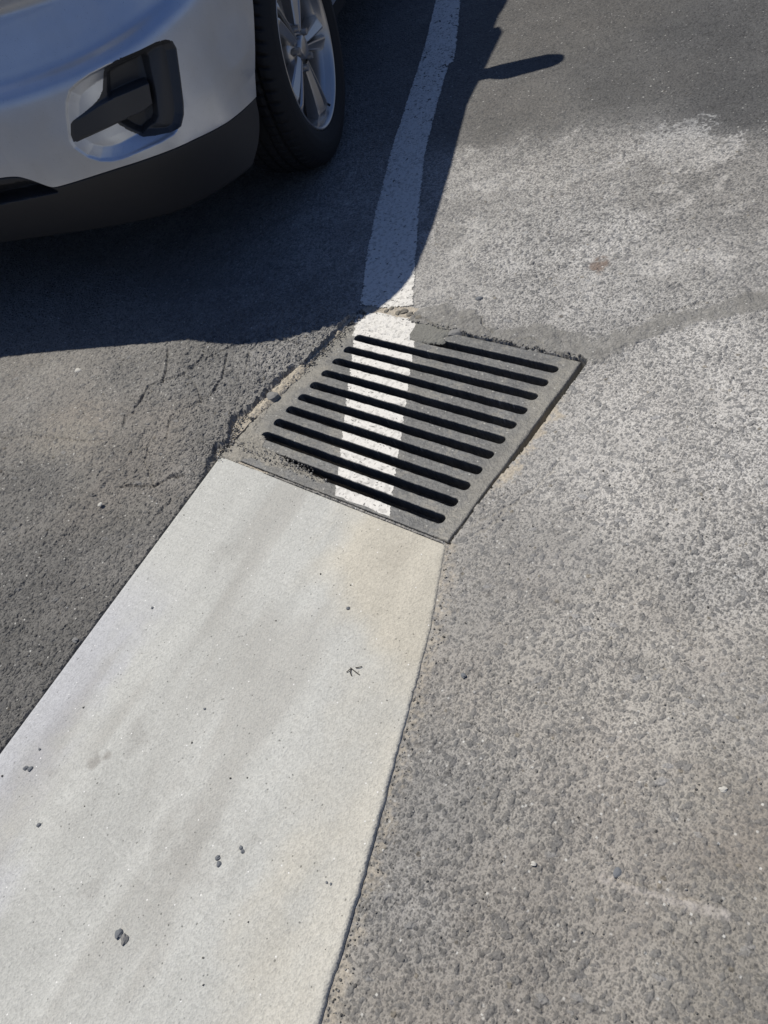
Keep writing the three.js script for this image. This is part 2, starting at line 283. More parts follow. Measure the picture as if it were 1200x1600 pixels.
  if (tan > 0) { const q = 0.72 + 0.35 * g + 0.28 * f - 0.15 * hash(Math.floor(a * 500), Math.floor(b * 500), 53), t = sat(tan * 1.5 * sstep(0.25, 0.62, 0.6 * vn(a * 210, b * 210, 58) + 0.4 * p + 0.25 * (tan - 0.5))); r = mix(r, L(178) / K * q, t); gg = mix(gg, L(170) / K * q, t); bl = mix(bl, L(157) / K * q, t); }
  if (near(scuff, a, b)) { const d = lineDist(scuff.p, a, b) + wob * 0.6, t = sat(0.8 * (1 - sstep(0.001, 0.010, d + 0.004 * (f - 0.5))) * (0.15 + 1.0 * g)); r = mix(r, 0.39, t); gg = mix(gg, 0.365, t); bl = mix(bl, 0.345, t); }
  { const qa = a - brownSpot[0], qb = b - brownSpot[1], d = Math.hypot((qa * 0.47 + qb * 0.88) * 0.55, qa * 0.88 - qb * 0.47), t = 0.8 * (1 - sstep(0.010, 0.026, d + wob * 2)); if (t > 0) { r = mix(r, L(122) / K, t); gg = mix(gg, L(106) / K, t); bl = mix(bl, L(96) / K, t); } }
  // quartz flecks
  const qx = Math.floor(a / 0.0032), qy = Math.floor(b / 0.0032); if (hash(qx, qy, 55) > 0.9955) { const w = 0.35 + 0.4 * hash(qx, qy, 56); r = mix(r, 0.6, w); gg = mix(gg, 0.6, w); bl = mix(bl, 0.58, w); }
  sR = r; sG = gg; sB = bl;
}
function groundMaps(a0, b0, wa, wb, nx, ny, skip) {
  const col = new Uint8Array(nx * ny * 4), bmp = new Uint8Array(nx * ny * 4);
  for (let j = 0, k = 0; j < ny; j++) for (let i = 0; i < nx; i++, k += 4) {
    const a = a0 + wa * (i + 0.5) / nx, b = b0 + wb * (j + 0.5) / ny;
    if ((skip && a > NA0 + 0.02 && a < NA1 - 0.02 && b > NB0 + 0.02 && b < NB1 - 0.02) || (b > SLAB_B0 + 0.01 && a > aL(b) + 0.01 && a < aR0(b) - 0.015)) { col[k] = col[k + 1] = col[k + 2] = 90; col[k + 3] = bmp[k + 3] = 255; continue; }
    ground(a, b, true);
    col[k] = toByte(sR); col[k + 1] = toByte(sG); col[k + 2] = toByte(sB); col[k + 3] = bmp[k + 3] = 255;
    bmp[k] = bmp[k + 1] = bmp[k + 2] = Math.max(0, Math.min(255, 40 + sH / 0.005 * 255));
  }
  return new THREE.MeshStandardMaterial({ map: texture(col, nx, ny, true), bumpMap: texture(bmp, nx, ny, false), bumpScale: skip ? 0.008 : 0.005, roughness: 0.92, metalness: 0 });
}
const asphalt = group('asphalt_ground', [0, 0, 0]); tag(asphalt, 'worn grey asphalt of the parking lot', 'asphalt', null, 'structure');
{
  const nx = 710, ny = 640, da = (NA1 - NA0) / nx, db = (NB1 - NB0) / ny;
  const g = grid(nx, ny, (i, j) => { const a = NA0 + i * da, b = NB0 + j * db; ground(a, b, false); return [X_(a, b), sM, Z_(a, b)]; });
  mesh('asphalt_sheet', g, groundMaps(NA0, NB0, NA1 - NA0, NB1 - NB0, 1920, 1730), asphalt);
  const n = 562, d = (FA1 - FA0) / n;
  const g2 = grid(n, n, (i, j) => {
    const a = FA0 + i * d, b = FB0 + j * d; ground(a, b, false);
    const under = a > NA0 && a < NA1 && b > NB0 && b < NB1; return [X_(a, b), under ? sM - 0.004 : sM, Z_(a, b)];
  }, { keep: (i, j) => { const a = FA0 + (i + 0.5) * d, b = FB0 + (j + 0.5) * d; return !(a > NA0 + d && a < NA1 - d && b > NB0 + d && b < NB1 - d); } });
  mesh('asphalt_sheet', g2, groundMaps(FA0, FB0, FA1 - FA0, FB1 - FB0, 1920, 1920, true), asphalt);
  // the lot beyond, out to the horizon
  const N = 256, col = new Uint8Array(N * N * 4);
  for (let j = 0, k = 0; j < N; j++) for (let i = 0; i < N; i++, k += 4) { const v = 0.085 * (0.7 + 0.6 * hash(i, j, 3)); col[k] = col[k + 1] = col[k + 2] = toByte(v); col[k + 3] = 255; }
  const m = new THREE.MeshStandardMaterial({ map: texture(col, N, N, true, true), roughness: 0.95 });
  const R = 120, e = 0.01, sh = new THREE.Shape([new THREE.Vector2(-R, -R), new THREE.Vector2(R, -R), new THREE.Vector2(R, R), new THREE.Vector2(-R, R)]);
  sh.holes.push(new THREE.Path([[FA0 + e, FB0 + e], [FA0 + e, FB1 - e], [FA1 - e, FB1 - e], [FA1 - e, FB0 + e]].map((q) => new THREE.Vector2(q[0], q[1]))));
  const g3 = new THREE.ShapeGeometry(sh), p = g3.attributes.position;
  for (let i = 0; i < p.count; i++) { const a = p.getX(i), b = p.getY(i); g3.attributes.uv.setXY(i, a / 0.8, b / 0.8); p.setXYZ(i, X_(a, b), -0.006, Z_(a, b)); }
  g3.computeVertexNormals(); if (g3.attributes.normal.getY(0) < 0) { const ix = g3.index.array; for (let i = 0; i < ix.length; i += 3) [ix[i + 1], ix[i + 2]] = [ix[i + 2], ix[i + 1]]; g3.computeVertexNormals(); }
  mesh('asphalt_sheet', g3, m, asphalt);
}
console.log('ground done');

// ------------------------------------------------------------------ concrete slab
{
  const TA0 = -0.12, TA1 = 1.3, TB0 = 0.49, TB1 = 1.98, nx = 1400, ny = 1470, col = new Uint8Array(nx * ny * 4), bmp = new Uint8Array(nx * ny * 4);
  const stain = [[[150, 1190], 0.017, 0.5], [[168, 1180], 0.010, 0.45], [[78, 1208], 0.012, 0.25], [[220, 1150], 0.035, 0.20], [[140, 1388], 0.02, 0.16], [[300, 1330], 0.09, 0.16], [[110, 1290], 0.06, 0.08], [[345, 870], 0.04, 0.12], [[620, 870], 0.05, 0.12]].map(([q, r, s]) => [...AB(...q), r, s]);
  for (let j = 0, k = 0; j < ny; j++) for (let i = 0; i < nx; i++, k += 4) {
    const a = TA0 + (TA1 - TA0) * (i + 0.5) / nx, b = TB0 + (TB1 - TB0) * (j + 0.5) / ny;
    const w0 = aL(b), w1 = aR0(Math.max(b, 0.507)), t = (a - w0) / (w1 - w0);
    const p1 = fbm(a * 6, b * 3.2, 201), p2 = fbm(a * 15, b * 9, 205), f = vn(a * 620, b * 620, 209), f2 = vn(a * 300, b * 300, 210), rn = hash(i, j, 211);
    const broom = vn(a * 14, b * 520, 213), broom2 = vn(a * 4, b * 190, 214), run = vn((a - 0.17 * b) * 28, b * 1.6, 215);
    if (t < -0.05 || t > 1.05) { col[k + 3] = bmp[k + 3] = 255; continue; }
    let v = L(187) / K * (0.88 + 0.14 * p1 + 0.13 * p2) * (0.84 + 0.17 * f + 0.17 * f2) * (0.90 + 0.18 * rn) * (0.965 + 0.07 * broom) * (0.94 + 0.12 * run);
    // tan staining along the right edge and at the far right corner, greyish film elsewhere, bluish white at the left
    const wv = fbm(a * 10 + 4, b * 7, 221) - 0.5;
    const tn = sat(sstep(0.74, 0.96, t + 0.35 * wv) * (0.35 + 0.5 * p2) + 1.4 * sstep(0.42, 0.78, t + 0.4 * wv) * (1 - sstep(0.58, 0.78, b + 0.25 * wv))) * 0.85;
    const cl = sstep(0.30, 0.02, t + 0.5 * wv) * sstep(0.75, 1.0, b);
    let r = v * (0.985 + 0.065 * tn - 0.012 * cl), g = v * (1.000 - 0.012 * tn - 0.004 * cl), bl = v * (0.968 - 0.125 * tn + 0.085 * cl);
    const gl = sstep(0.45, 0.68, fbm((a - 0.17 * b) * 9 + 9, b * 2.2, 231)) * 0.12 * (0.6 + 0.8 * f2); r *= 1 - gl * 0.9; g *= 1 - gl; bl *= 1 - gl * 1.08;
    for (const [sa, sb, sr, ss] of stain) { const d = Math.hypot(a - sa, b - sb); if (d < sr * 1.8) { const q = ss * sstep(sr * 1.3, sr * 0.2, d + sr * 1.6 * (fbm2(a * 60, b * 60, 235) - 0.5)); r *= 1 - q * 0.62; g *= 1 - q * 0.66; bl *= 1 - q * 0.68; } }
    const pit = hash(Math.floor(a / 0.0021), Math.floor(b / 0.0021), 241); if (pit > 0.975) { r *= 0.86; g *= 0.86; bl *= 0.86; } if (pit > 0.9982) { r *= 0.55; g *= 0.55; bl *= 0.55; }
    const qz = hash(Math.floor(a / 0.002), Math.floor(b / 0.002), 243); if (qz > 0.9992) { r = g = bl = 0.75; }
    col[k] = toByte(r); col[k + 1] = toByte(g); col[k + 2] = toByte(bl); col[k + 3] = bmp[k + 3] = 255;
    bmp[k] = bmp[k + 1] = bmp[k + 2] = 110 + 60 * (f - 0.5) + 50 * (f2 - 0.5) + 30 * (rn - 0.5) + 45 * (broom - 0.5) + 25 * (broom2 - 0.5) - (pit > 0.9975 ? 60 : 0);
  }
  const m = new THREE.MeshStandardMaterial({ map: texture(col, nx, ny, true), bumpMap: texture(bmp, nx, ny, false), bumpScale: 0.0032, roughness: 0.9 });
  // across: skirt, rounded edge, top, rounded edge, skirt
  const prof = [[-1, -0.09], [-1, -0.02], [-0.985, -0.006], [-0.85, -0.003], [-0.5, -0.0007]];
  const cols = []; for (const [e, y] of prof) cols.push({ t: 0, off: 0.006 * (1 + e), y });
  const NT = 200; for (let i = 0; i <= NT; i++) cols.push({ t: i / NT, off: i === 0 ? 0.006 : i === NT ? -0.006 : 0, y: 0 });
  for (const [e, y] of prof.slice().reverse()) cols.push({ t: 1, off: -0.006 * (1 + e), y: y * 1.1 });
  const NV = 420, rows = [[0, -0.09], [0, -0.012], [0.0012, -0.004], [0.004, -0.001], [0.008, 0]];
  for (let j = 1; j <= NV; j++) rows.push([0.008 + (SLAB_B1 - SLAB_B0 - 0.008) * j / NV, 0]);
  const gg = grid(cols.length - 1, rows.length - 1, (i, j) => {
    const c = cols[i], b = SLAB_B0 + rows[j][0], l = aL(b), r = aR(b) + 0.0015 * (vn(b * 120, 9, 73) - 0.5);
    const a = c.t === 0 ? l + c.off : c.t === 1 ? r + c.off : mix(l + 0.006, r - 0.006, c.t);
    const n = c.y === 0 && rows[j][1] === 0 ? 0.0016 * (fbm2(a * 7, b * 5, 77) - 0.5) + 0.0006 * (vn(a * 60, b * 60, 78) - 0.5) : 0;
    return [X_(a, b), Math.min(c.y, rows[j][1]) + n, Z_(a, b)];
  }, { uv: (i, j) => { const c = cols[i], b = SLAB_B0 + rows[j][0], l = aL(b), r = aR(b), a = c.t === 0 ? l + c.off : c.t === 1 ? r + c.off : mix(l + 0.006, r - 0.006, c.t); return [(a - TA0) / (TA1 - TA0), (b - TB0) / (TB1 - TB0)]; } });
  tag(mesh('concrete_slab', gg, m), 'pale concrete slab running from the drain grate', 'slab', null, 'structure');
}
console.log('slab done');

// ------------------------------------------------------------------ painted stripe on the asphalt
const paintMap = (() => {
  const n = 512, col = new Uint8Array(n * n * 4), bmp = new Uint8Array(n * n * 4);
  for (let j = 0, k = 0; j < n; j++) for (let i = 0; i < n; i++, k += 4) {
    const x = i / n * 0.4, y = j / n * 0.4, w = 0.9 + 0.12 * hash(i, j, 301) - 0.10 * vn(x * 300, y * 300, 302), d = sstep(0.60, 0.75, vn(x * 130, y * 130, 303)) * 0.22 + sstep(0.83, 0.9, vn(x * 240, y * 240, 304)) * 0.45;
    const v = L(232) / K * w * (1 - d); col[k] = toByte(v); col[k + 1] = toByte(v * 0.985); col[k + 2] = toByte(v * 0.95); col[k + 3] = bmp[k + 3] = 255;
    bmp[k] = bmp[k + 1] = bmp[k + 2] = 90 + 110 * vn(x * 240, y * 240, 305) - 60 * d + 30 * hash(i, j, 306);
  }
  return [texture(col, n, n, true, true), texture(bmp, n, n, false, true)];
})();
const paintMat = new THREE.MeshStandardMaterial({ map: paintMap[0], bumpMap: paintMap[1], bumpScale: 0.0016, roughness: 0.75 });
{
  const poly = abLine([[563, 478], [573, 400], [588, 327], [613, 229], [639, 150], [658, 92], [667, 60], [681, 0], [697, -62], [740, -230], [768, -226], [735, -62], [720, 0], [713, 75], [709, 98], [702, 101], [686, 154], [664, 243], [656, 320], [650, 400], [646, 478], [610, 484]]);
  const B = boxed(poly, 0.02), st = 0.003, n1 = Math.ceil((B.x1 - B.x0) / st), n2 = Math.ceil((B.y1 - B.y0) / st);
  const g = grid(n1, n2, (i, j) => { const a = B.x0 + i * st, b = B.y0 + j * st; if (sdPolyNear(poly, a, b)) ground(a, b, false); return [X_(a, b), sM + 0.0022, Z_(a, b)]; }, {
    uv: (i, j) => [(B.x0 + i * st) / 0.4, (B.y0 + j * st) / 0.4],
    keep: (i, j) => {
      const a = B.x0 + (i + 0.5) * st, b = B.y0 + (j + 0.5) * st; if (!sdPolyNear(poly, a, b)) return false;
      const d = sdPoly(poly, a, b) + 0.004 * (vn(a * 90, b * 90, 311) - 0.5); if (d < 0.001) return false;
      return !(fbm2(a * 110, b * 110, 313) > 0.83 - 0.11 * sstep(-0.5, -1.5, b) * (0.4 + vn(a * 9, b * 9, 315)) || (d < 0.005 && vn(a * 140, b * 140, 314) > 0.78));
    } });
  tag(mesh('parking_stripe', g, paintMat), 'worn white painted line on the asphalt beside the car', 'road marking', null, 'structure');
}
function sdPolyNear(p, a, b) { return inPoly(p, a, b) || lineDist(p, a, b, true) < 0.02; }

// ------------------------------------------------------------------ cast iron grate
const PITCHB = 0.04629, SLOT_L = 0.5416, SLOT_H = 0.0108;
const ironMat = (() => {
  const n = 1024, nb = 900, col = new Uint8Array(n * nb * 4), bmp = new Uint8Array(n * nb * 4);
  for (let j = 0, k = 0; j < nb; j++) for (let i = 0; i < n; i++, k += 4) {
    const a = GA0 + (GA1 - GA0) * i / n, b = GB0 + (GB1 - GB0) * j / nb, f = vn(a * 500, b * 500, 401), g = vn(a * 190, b * 190, 402), p = fbm(a * 18, b * 18, 403), rn = hash(i, j, 404);
    let v = L(112) / K * (0.62 + 0.38 * f + 0.34 * g) * (0.80 + 0.4 * p) * (0.90 + 0.20 * rn), r = v * 0.985, gg = v, bl = v * 1.01;
    // pale dirt trodden onto the left and right borders and in blotches
    const e = Math.min(a - GA0, (GA1 - a) * 1.2), dd = sat(0.75 * sstep(0.085, 0.01, e + 0.08 * (fbm2(a * 22, b * 22, 411) - 0.5)) + 0.55 * sstep(0.52, 0.75, fbm(a * 11, b * 11, 415)) + 0.5 * sstep(0.62, 0.7, vn(a * 130, b * 130, 417)) * sstep(0.3, 0.6, p)) * (0.55 + 0.6 * f);
    r = mix(r, L(160) / K, dd * 0.6); gg = mix(gg, L(156) / K, dd * 0.6); bl = mix(bl, L(146) / K, dd * 0.6);
    if (hash(Math.floor(a / 0.0035), Math.floor(b / 0.0035), 421) > 0.994) { r = mix(r, 0.4, 0.6); gg = mix(gg, 0.4, 0.6); bl = mix(bl, 0.38, 0.6); }
    col[k] = toByte(r); col[k + 1] = toByte(gg); col[k + 2] = toByte(bl); col[k + 3] = bmp[k + 3] = 255;
    bmp[k] = bmp[k + 1] = bmp[k + 2] = 60 + 70 * f + 60 * g + 25 * rn;
  }
  return new THREE.MeshStandardMaterial({ map: texture(col, n, nb, true), bumpMap: texture(bmp, n, nb, false), bumpScale: 0.0030, roughness: 0.62, metalness: 0.1 });
})();
const grateTop = (a, b) => 0.0012 * (vn(a * 40, b * 40, 431) - 0.5) + 0.0010 * (vn(a * 130, b * 130, 432) - 0.5) + 0.002 * (vn(a * 5, b * 5, 433) - 0.5);
const grate = group('drain_grate', [X_(0.26, 0.23), 0, Z_(0.26, 0.23)]);
tag(grate, 'square cast iron storm drain grate with long slots and a white painted band', 'drain grate');
const grel = (p) => [p[0] - grate.position.x, p[1], p[2] - grate.position.z];
const guv = (a, b) => [(a - GA0) / (GA1 - GA0), (b - GB0) / (GB1 - GB0)];
function strip(edge0, edge1, aList, round0, round1) {       // a bar: walls, rounded arrises and top between b = edge0(a) and edge1(a)
  const prof = []; const D = -0.036;
  if (round0) prof.push([0, 0.006, D], [0, 0.0012, -0.010], [0, 0.0002, -0.0022], [0, 0.0010, -0.0006]); prof.push([0, round0 ? 0.0024 : 0, 0]);
  for (let i = 1; i < 9; i++) prof.push([i / 9, 0, 0]);
  prof.push([1, round1 ? -0.0024 : 0, 0]); if (round1) prof.push([1, -0.0010, -0.0006], [1, -0.0002, -0.0022], [1, -0.0012, -0.010], [1, -0.006, D]);
  const pos = (i, j) => { const a = aList[j], e0 = edge0(a), e1 = edge1(a), [t, o, y] = prof[i]; return [a, t === 0 ? e0 + o : t === 1 ? e1 + o : mix(e0 + 0.0024, e1 - 0.0024, t), y]; };
  return grid(prof.length - 1, aList.length - 1, (i, j) => { const [a, b, y] = pos(i, j); return grel([X_(a, b), y + grateTop(a, b), Z_(a, b)]); }, { uv: (i, j) => { const q = pos(i, j); return guv(q[0], q[1]); }, flip: true });
}
const barA = []; { for (const a of [0, 0.0006, 0.0015, 0.003, 0.005, 0.0075, 0.0105]) barA.push(a); for (let i = 1; i < 170; i++) barA.push(0.0105 + (SLOT_L - 0.021) * i / 170); for (const a of [0.0105, 0.0075, 0.005, 0.003, 0.0015, 0.0006, 0]) barA.push(SLOT_L - a); }
const slotHalf = (a, i) => {                                // half width of slot i at a, rounded ends, a little rough
  const e = Math.min(a, SLOT_L - a), R = SLOT_H, q = e < R ? Math.sqrt(Math.max(0, 1 - (1 - e / R) ** 2)) : 1;
  return SLOT_H * q + 0.0009 * (vn(a * 85, i * 7.7, 441) - 0.5) * Math.min(1, e / 0.01);
};
const lo = (i) => (a) => i * PITCHB - slotHalf(a, i), hi = (i) => (a) => i * PITCHB + slotHalf(a, i + 50);
{
  const parts = [];
  const listA = (x0, x1, n) => Array.from({ length: n + 1 }, (_, i) => x0 + (x1 - x0) * i / n);
  // left and right borders with a rounded outer arris
  for (const [x0, x1, outer] of [[GA0, 0, -1], [SLOT_L, GA1, 1]]) {
    const rr = [[0, -0.036], [0, -0.012], [0.0004, -0.004], [0.0016, -0.001], [0.004, 0]], aa = rr.map(([d, y]) => [outer < 0 ? x0 + d : x1 - d, y]);
    for (let i = 1; i <= 8; i++) aa.push([outer < 0 ? mix(x0 + 0.004, x1, i / 8) : mix(x1 - 0.004, x0, i / 8), 0]);
    const bb = [[0, -0.036], [0, -0.012], [0.0004, -0.004], [0.0016, -0.001], [0.004, 0]].map(([d, y]) => [GB0 + d, y]);
    for (let i = 1; i < 160; i++) bb.push([GB0 + 0.004 + (GB1 - GB0 - 0.008) * i / 160, 0]);
    for (const [d, y] of [[0.004, 0], [0.0016, -0.001], [0.0004, -0.004], [0, -0.012], [0, -0.036]]) bb.push([GB1 - d, y]);
    const wav = (a, b) => 0.0022 * (vn(b * 35, outer * 3, 451) - 0.5) * sat(1 - Math.abs(a - (outer < 0 ? x0 : x1)) / 0.01);
    parts.push(grid(aa.length - 1, bb.length - 1, (i, j) => { const a = aa[i][0] + wav(aa[i][0], bb[j][0]), b = bb[j][0]; return grel([X_(a, b), Math.min(aa[i][1], bb[j][1]) + grateTop(a, b), Z_(a, b)]); }, { uv: (i, j) => guv(aa[i][0], bb[j][0]), flip: outer > 0 }));
  }
  parts.push(strip(() => GB0, lo(0), barA, true, true), strip(hi(10), () => GB1, barA, true, true));
  mesh('frame', mergeGeometries(parts), ironMat, grate);
}
const stripeL = (b) => -0.020 + (b - 0.022) * 0.648, stripeR = (b) => 0.154 + (b + 0.004) * 0.554;
function paintPatch(e0, e1, parent, wear) {
  const b0 = e0(0.2), b1 = e1(0.2), n = 70, nb = 12, o = 0.0009;
  const A = (i, t) => { const b = mix(b0, b1, t); return mix(stripeL(b) + 0.004 * (vn(b * 300, 1, 461) - 0.5), stripeR(b) + 0.004 * (vn(b * 300, 8, 462) - 0.5), i / n); };
  const at = (i, j) => { const t = j / nb, a = A(i, t), p = e0(a) + 0.0016, q = e1(a) - 0.0016, b = mix(p, q, t); const lift = t < 0.01 || t > 0.99 ? -0.0001 : o; return [a, b, lift]; };
  const g = grid(n, nb, (i, j) => { const [a, b, y] = at(i, j); return grel([X_(a, b), grateTop(a, b) + y, Z_(a, b)]); }, {
    uv: (i, j) => { const q = at(i, j); return [q[0] / 0.4 + 0.3, q[1] / 0.4]; },
    keep: (i, j) => { const [a, b] = at(i + 0.5, j + 0.5); return a > GA0 && vn(a * 170, b * 170, 463) < 0.96 - wear - (j === 0 || j === nb - 1 ? 0.03 : 0) - (i === 0 || i === n - 1 ? 0.2 : 0); } });
  return mesh('paint_patch', g, paintMat, parent);
}
for (let i = 0; i < 10; i++) {
  const bar = mesh('grate_bar', strip(hi(i), lo(i + 1), barA, true, true), ironMat, grate);
  paintPatch(hi(i), lo(i + 1), bar, 0.02);
}
paintPatch((a) => GB0 + 0.002, lo(0), grate, 0.05);
paintPatch(hi(10), (a) => GB1 - 0.002 - 0.004 * vn(a * 90, 2, 470), grate, 0.04);

// rusty seat strip along the right side of the grate
{
  const g = grid(6, 90, (i, j) => { const t = j / 90, b = 0.045 + 0.29 * t, an = i / 6 * Math.PI * 2, w = 0.004 * (vn(b * 28, 3, 481) - 0.5), r = 0.0028 * Math.min(1, 10 * Math.min(t, 1 - t) + 0.2); const a = 0.5915 + w + Math.cos(an) * r; return [X_(a, b) - X_(0.59, 0.19), -0.004 + Math.sin(an) * r * 0.8 + 0.002 * (vn(b * 16, 4, 482) - 0.5), Z_(a, b) - Z_(0.59, 0.19)]; }, { flip: true });
  const o = mesh('steel_rim', g, new THREE.MeshStandardMaterial({ color: new THREE.Color().setRGB(0.22, 0.20, 0.18), roughness: 0.8, metalness: 0.2 }));
  o.position.set(X_(0.59, 0.19), 0, Z_(0.59, 0.19)); tag(o, 'thin bent steel rim strip along the right edge of the drain grate', 'rim');
}
// silt lying on the lower left corner of the grate and in the last slot; cement smeared over the first slot
function deposit(name, poly, top, mat, st) {
  const B = boxed(poly, 0.01), n1 = Math.ceil((B.x1 - B.x0) / st), n2 = Math.ceil((B.y1 - B.y0) / st), c = [X_((B.x0 + B.x1) / 2, (B.y0 + B.y1) / 2), Z_((B.x0 + B.x1) / 2, (B.y0 + B.y1) / 2)];
  const D = (a, b) => sdPoly(poly, a, b) + 0.010 * (fbm2(a * 95, b * 95, 491) - 0.5);
  const g = grid(n1, n2, (i, j) => { const a = B.x0 + i * st, b = B.y0 + j * st; return [X_(a, b) - c[0], top(a, b, D(a, b)), Z_(a, b) - c[1]]; }, { uv: (i, j) => [(B.x0 + i * st) / 0.3, (B.y0 + j * st) / 0.3], keep: (i, j) => D(B.x0 + (i + 0.5) * st, B.y0 + (j + 0.5) * st) > 0 });
  const o = mesh(name, g, mat); o.position.set(c[0], 0, c[1]); return o;
}
function speckle(base, amp, seed) {
  const n = 512, col = new Uint8Array(n * n * 4), bmp = new Uint8Array(n * n * 4);
  for (let j = 0, k = 0; j < n; j++) for (let i = 0; i < n; i++, k += 4) {
    const x = i / n * 0.3, y = j / n * 0.3, q = 1 + amp * (0.9 * (vn(x * 350, y * 350, seed) - 0.5) + 0.6 * (fbm2(x * 70, y * 70, seed + 3) - 0.5) + 0.6 * (hash(i, j, seed + 5) - 0.5));
    for (let c = 0; c < 3; c++) col[k + c] = toByte(L(base[c]) / K * q); col[k + 3] = bmp[k + 3] = 255;
    bmp[k] = bmp[k + 1] = bmp[k + 2] = 255 * (0.5 * vn(x * 350, y * 350, seed) + 0.5 * vn(x * 160, y * 160, seed + 7));
  }
  return new THREE.MeshStandardMaterial({ map: texture(col, n, n, true, true), bumpMap: texture(bmp, n, n, false, true), bumpScale: 0.003, roughness: 0.95 });
}
const siltMat = speckle([146, 143, 136], 0.55, 501), dirtMat = speckle([176, 168, 154], 0.6, 521), cementMat = speckle([122, 122, 118], 0.3, 541);
const inSlot = (a, b) => { const i = Math.round(b / PITCHB); return i >= 0 && i <= 10 && a > 0 && a < SLOT_L && Math.abs(b - i * PITCHB) < SLOT_H; };
tag(deposit('silt_deposit', [[-0.056, 0.36], [-0.045, 0.335], [-0.020, 0.42], [0.02, 0.425], [0.03, 0.448], [0.08, 0.452], [0.12, 0.462], [0.2, 0.468], [0.245, 0.474], [0.24, 0.482], [0.14, 0.480], [0.09, 0.492], [0.03, 0.487], [0.0, 0.512], [-0.05, 0.515]],
  (a, b, d) => (inSlot(a, b) ? mix(0.0025, -0.003, sstep(0.10, 0.24, a)) : 0.0016) + 0.006 * Math.min(1, Math.max(d, 0) / 0.03) * fbm(a * 60, b * 60, 561) + 0.0025 * (vn(a * 240, b * 240, 563) - 0.5) - 0.004 * sstep(0.004, -0.004, d), siltMat, 0.002),
  'grey brown silt and grit heaped on the lower left corner of the drain grate', 'silt', null, 'stuff');
tag(deposit('sand_ridge', [[-0.052, 0.38], [-0.044, 0.30], [-0.046, 0.2], [-0.05, 0.1], [-0.048, 0.02], [-0.046, -0.03], [-0.062, -0.035], [-0.068, 0.05], [-0.075, 0.15], [-0.082, 0.25], [-0.085, 0.34], [-0.078, 0.40]],
  (a, b, d) => 0.0015 + 0.006 * Math.min(1, Math.max(d, 0) / 0.012) + 0.006 * (fbm(a * 70, b * 70, 571) - 0.5) + 0.003 * (vn(a * 260, b * 260, 573) - 0.5) - 0.004 * sstep(0.004, -0.004, d), dirtMat, 0.002),
  'pale sandy dirt packed between the broken asphalt lip and the drain grate', 'dirt', null, 'stuff');
tag(deposit('cement_smear', [[0.115, -0.055], [0.155, -0.060], [0.205, -0.054], [0.238, -0.044], [0.226, -0.020], [0.240, -0.004], [0.215, 0.009], [0.165, 0.015], [0.125, 0.014]],
  (a, b, d) => 0.0010 + 0.0038 * Math.min(1, Math.max(d, 0) / 0.022) + 0.0012 * (vn(a * 40, b * 40, 581) - 0.5) - 0.005 * sstep(0.004, -0.004, d), cementMat, 0.002),
  'smooth grey cement smear covering the start of the first grate slot', 'cement');
tag(deposit('cement_crust', [[-0.03, -0.050], [0.0, -0.055], [0.09, -0.060], [0.135, -0.045], [0.148, -0.01], [0.150, 0.015], [0.10, 0.017], [0.0, 0.016], [-0.03, 0.013]],
  (a, b, d) => 0.0014 + 0.0024 * Math.min(1, Math.max(d, 0) / 0.010) + 0.003 * (fbm2(a * 70, b * 70, 583) - 0.5) - 0.004 * sstep(0.004, -0.004, d), paintMat, 0.002),
  'rough white painted cement crust closing the far end of the first grate slot', 'cement');
console.log('grate done');

// ------------------------------------------------------------------ loose stones and a twig
const chipGeos = Array.from({ length: 5 }, (_, s) => {
  const g = new THREE.IcosahedronGeometry(1, 1), p = g.attributes.position;
  for (let i = 0; i < p.count; i++) { const x = p.getX(i), y = p.getY(i), z = p.getZ(i), q = 0.70 + 0.7 * vn(x * 1.6 + 5 + s * 3.1, y * 1.6 + z * 2.1 + 9, 601 + s); p.setXYZ(i, x * q * 1.15, Math.max(y, -0.62) * q * 0.72, z * q * 0.9); }
  g.computeVertexNormals(); return g;
});
const stoneMats = [[112, 116, 122], [128, 128, 128], [122, 118, 110], [196, 194, 188]].map((c) => new THREE.MeshStandardMaterial({ color: new THREE.Color().setRGB(L(c[0]) / K, L(c[1]) / K, L(c[2]) / K), roughness: 0.85, flatShading: true }));
function stoneAt(u, v, px, mat, y0, label, grp, name = 'pebble', k = 0, cat = 'pebble') {
  const [x, z] = toGround(u, v), d = Math.hypot(x, EYE, z), r = px * d / FOC * 0.45, o = mesh(name, chipGeos[(u * 7 + v * 3 + k | 0) % 5], stoneMats[mat]);
  o.scale.set(r, r * 0.75, r); o.rotation.y = (u * 0.7 + v * 1.3) % 6.28; o.position.set(x, y0 + r * 0.26, z); tag(o, label, cat, grp); return o;
}
const onSlab = 'tiny dark stone chip lying on the pale concrete slab';
for (const [u, v, s] of [[41, 1200, 7], [48, 1201.5, 7.5], [61, 1289, 6], [340.5, 1341, 7], [342, 1350.5, 8], [377, 1325, 6], [379.5, 1330.5, 6], [511, 1379, 4], [517.5, 1381.5, 4], [544, 951, 5.5], [62, 1171, 4], [320, 1108, 4], [238, 950, 4]]) stoneAt(u, v, s, 0, 0.0005, onSlab, 'stone chips on the slab', 'stone_chip', 0, 'stone');
stoneAt(186, 1459, 12, 0, 0.0005, 'larger flat dark pebble of the touching pair on the concrete slab', null); stoneAt(195.5, 1468, 12.5, 1, 0.0005, 'larger rounded grey pebble of the touching pair on the concrete slab', null);
ground(...AB(427, 621), false);
stoneAt(427, 622, 20, 1, 0.004, 'grey stone wedged in the gap between asphalt lip and drain grate', null, 'stone', 0, 'stone');
stoneAt(712, 518, 24, 1, -0.008, 'smooth oval grey stone set in the cement along the top edge of the grate', null, 'stone', 1, 'stone');
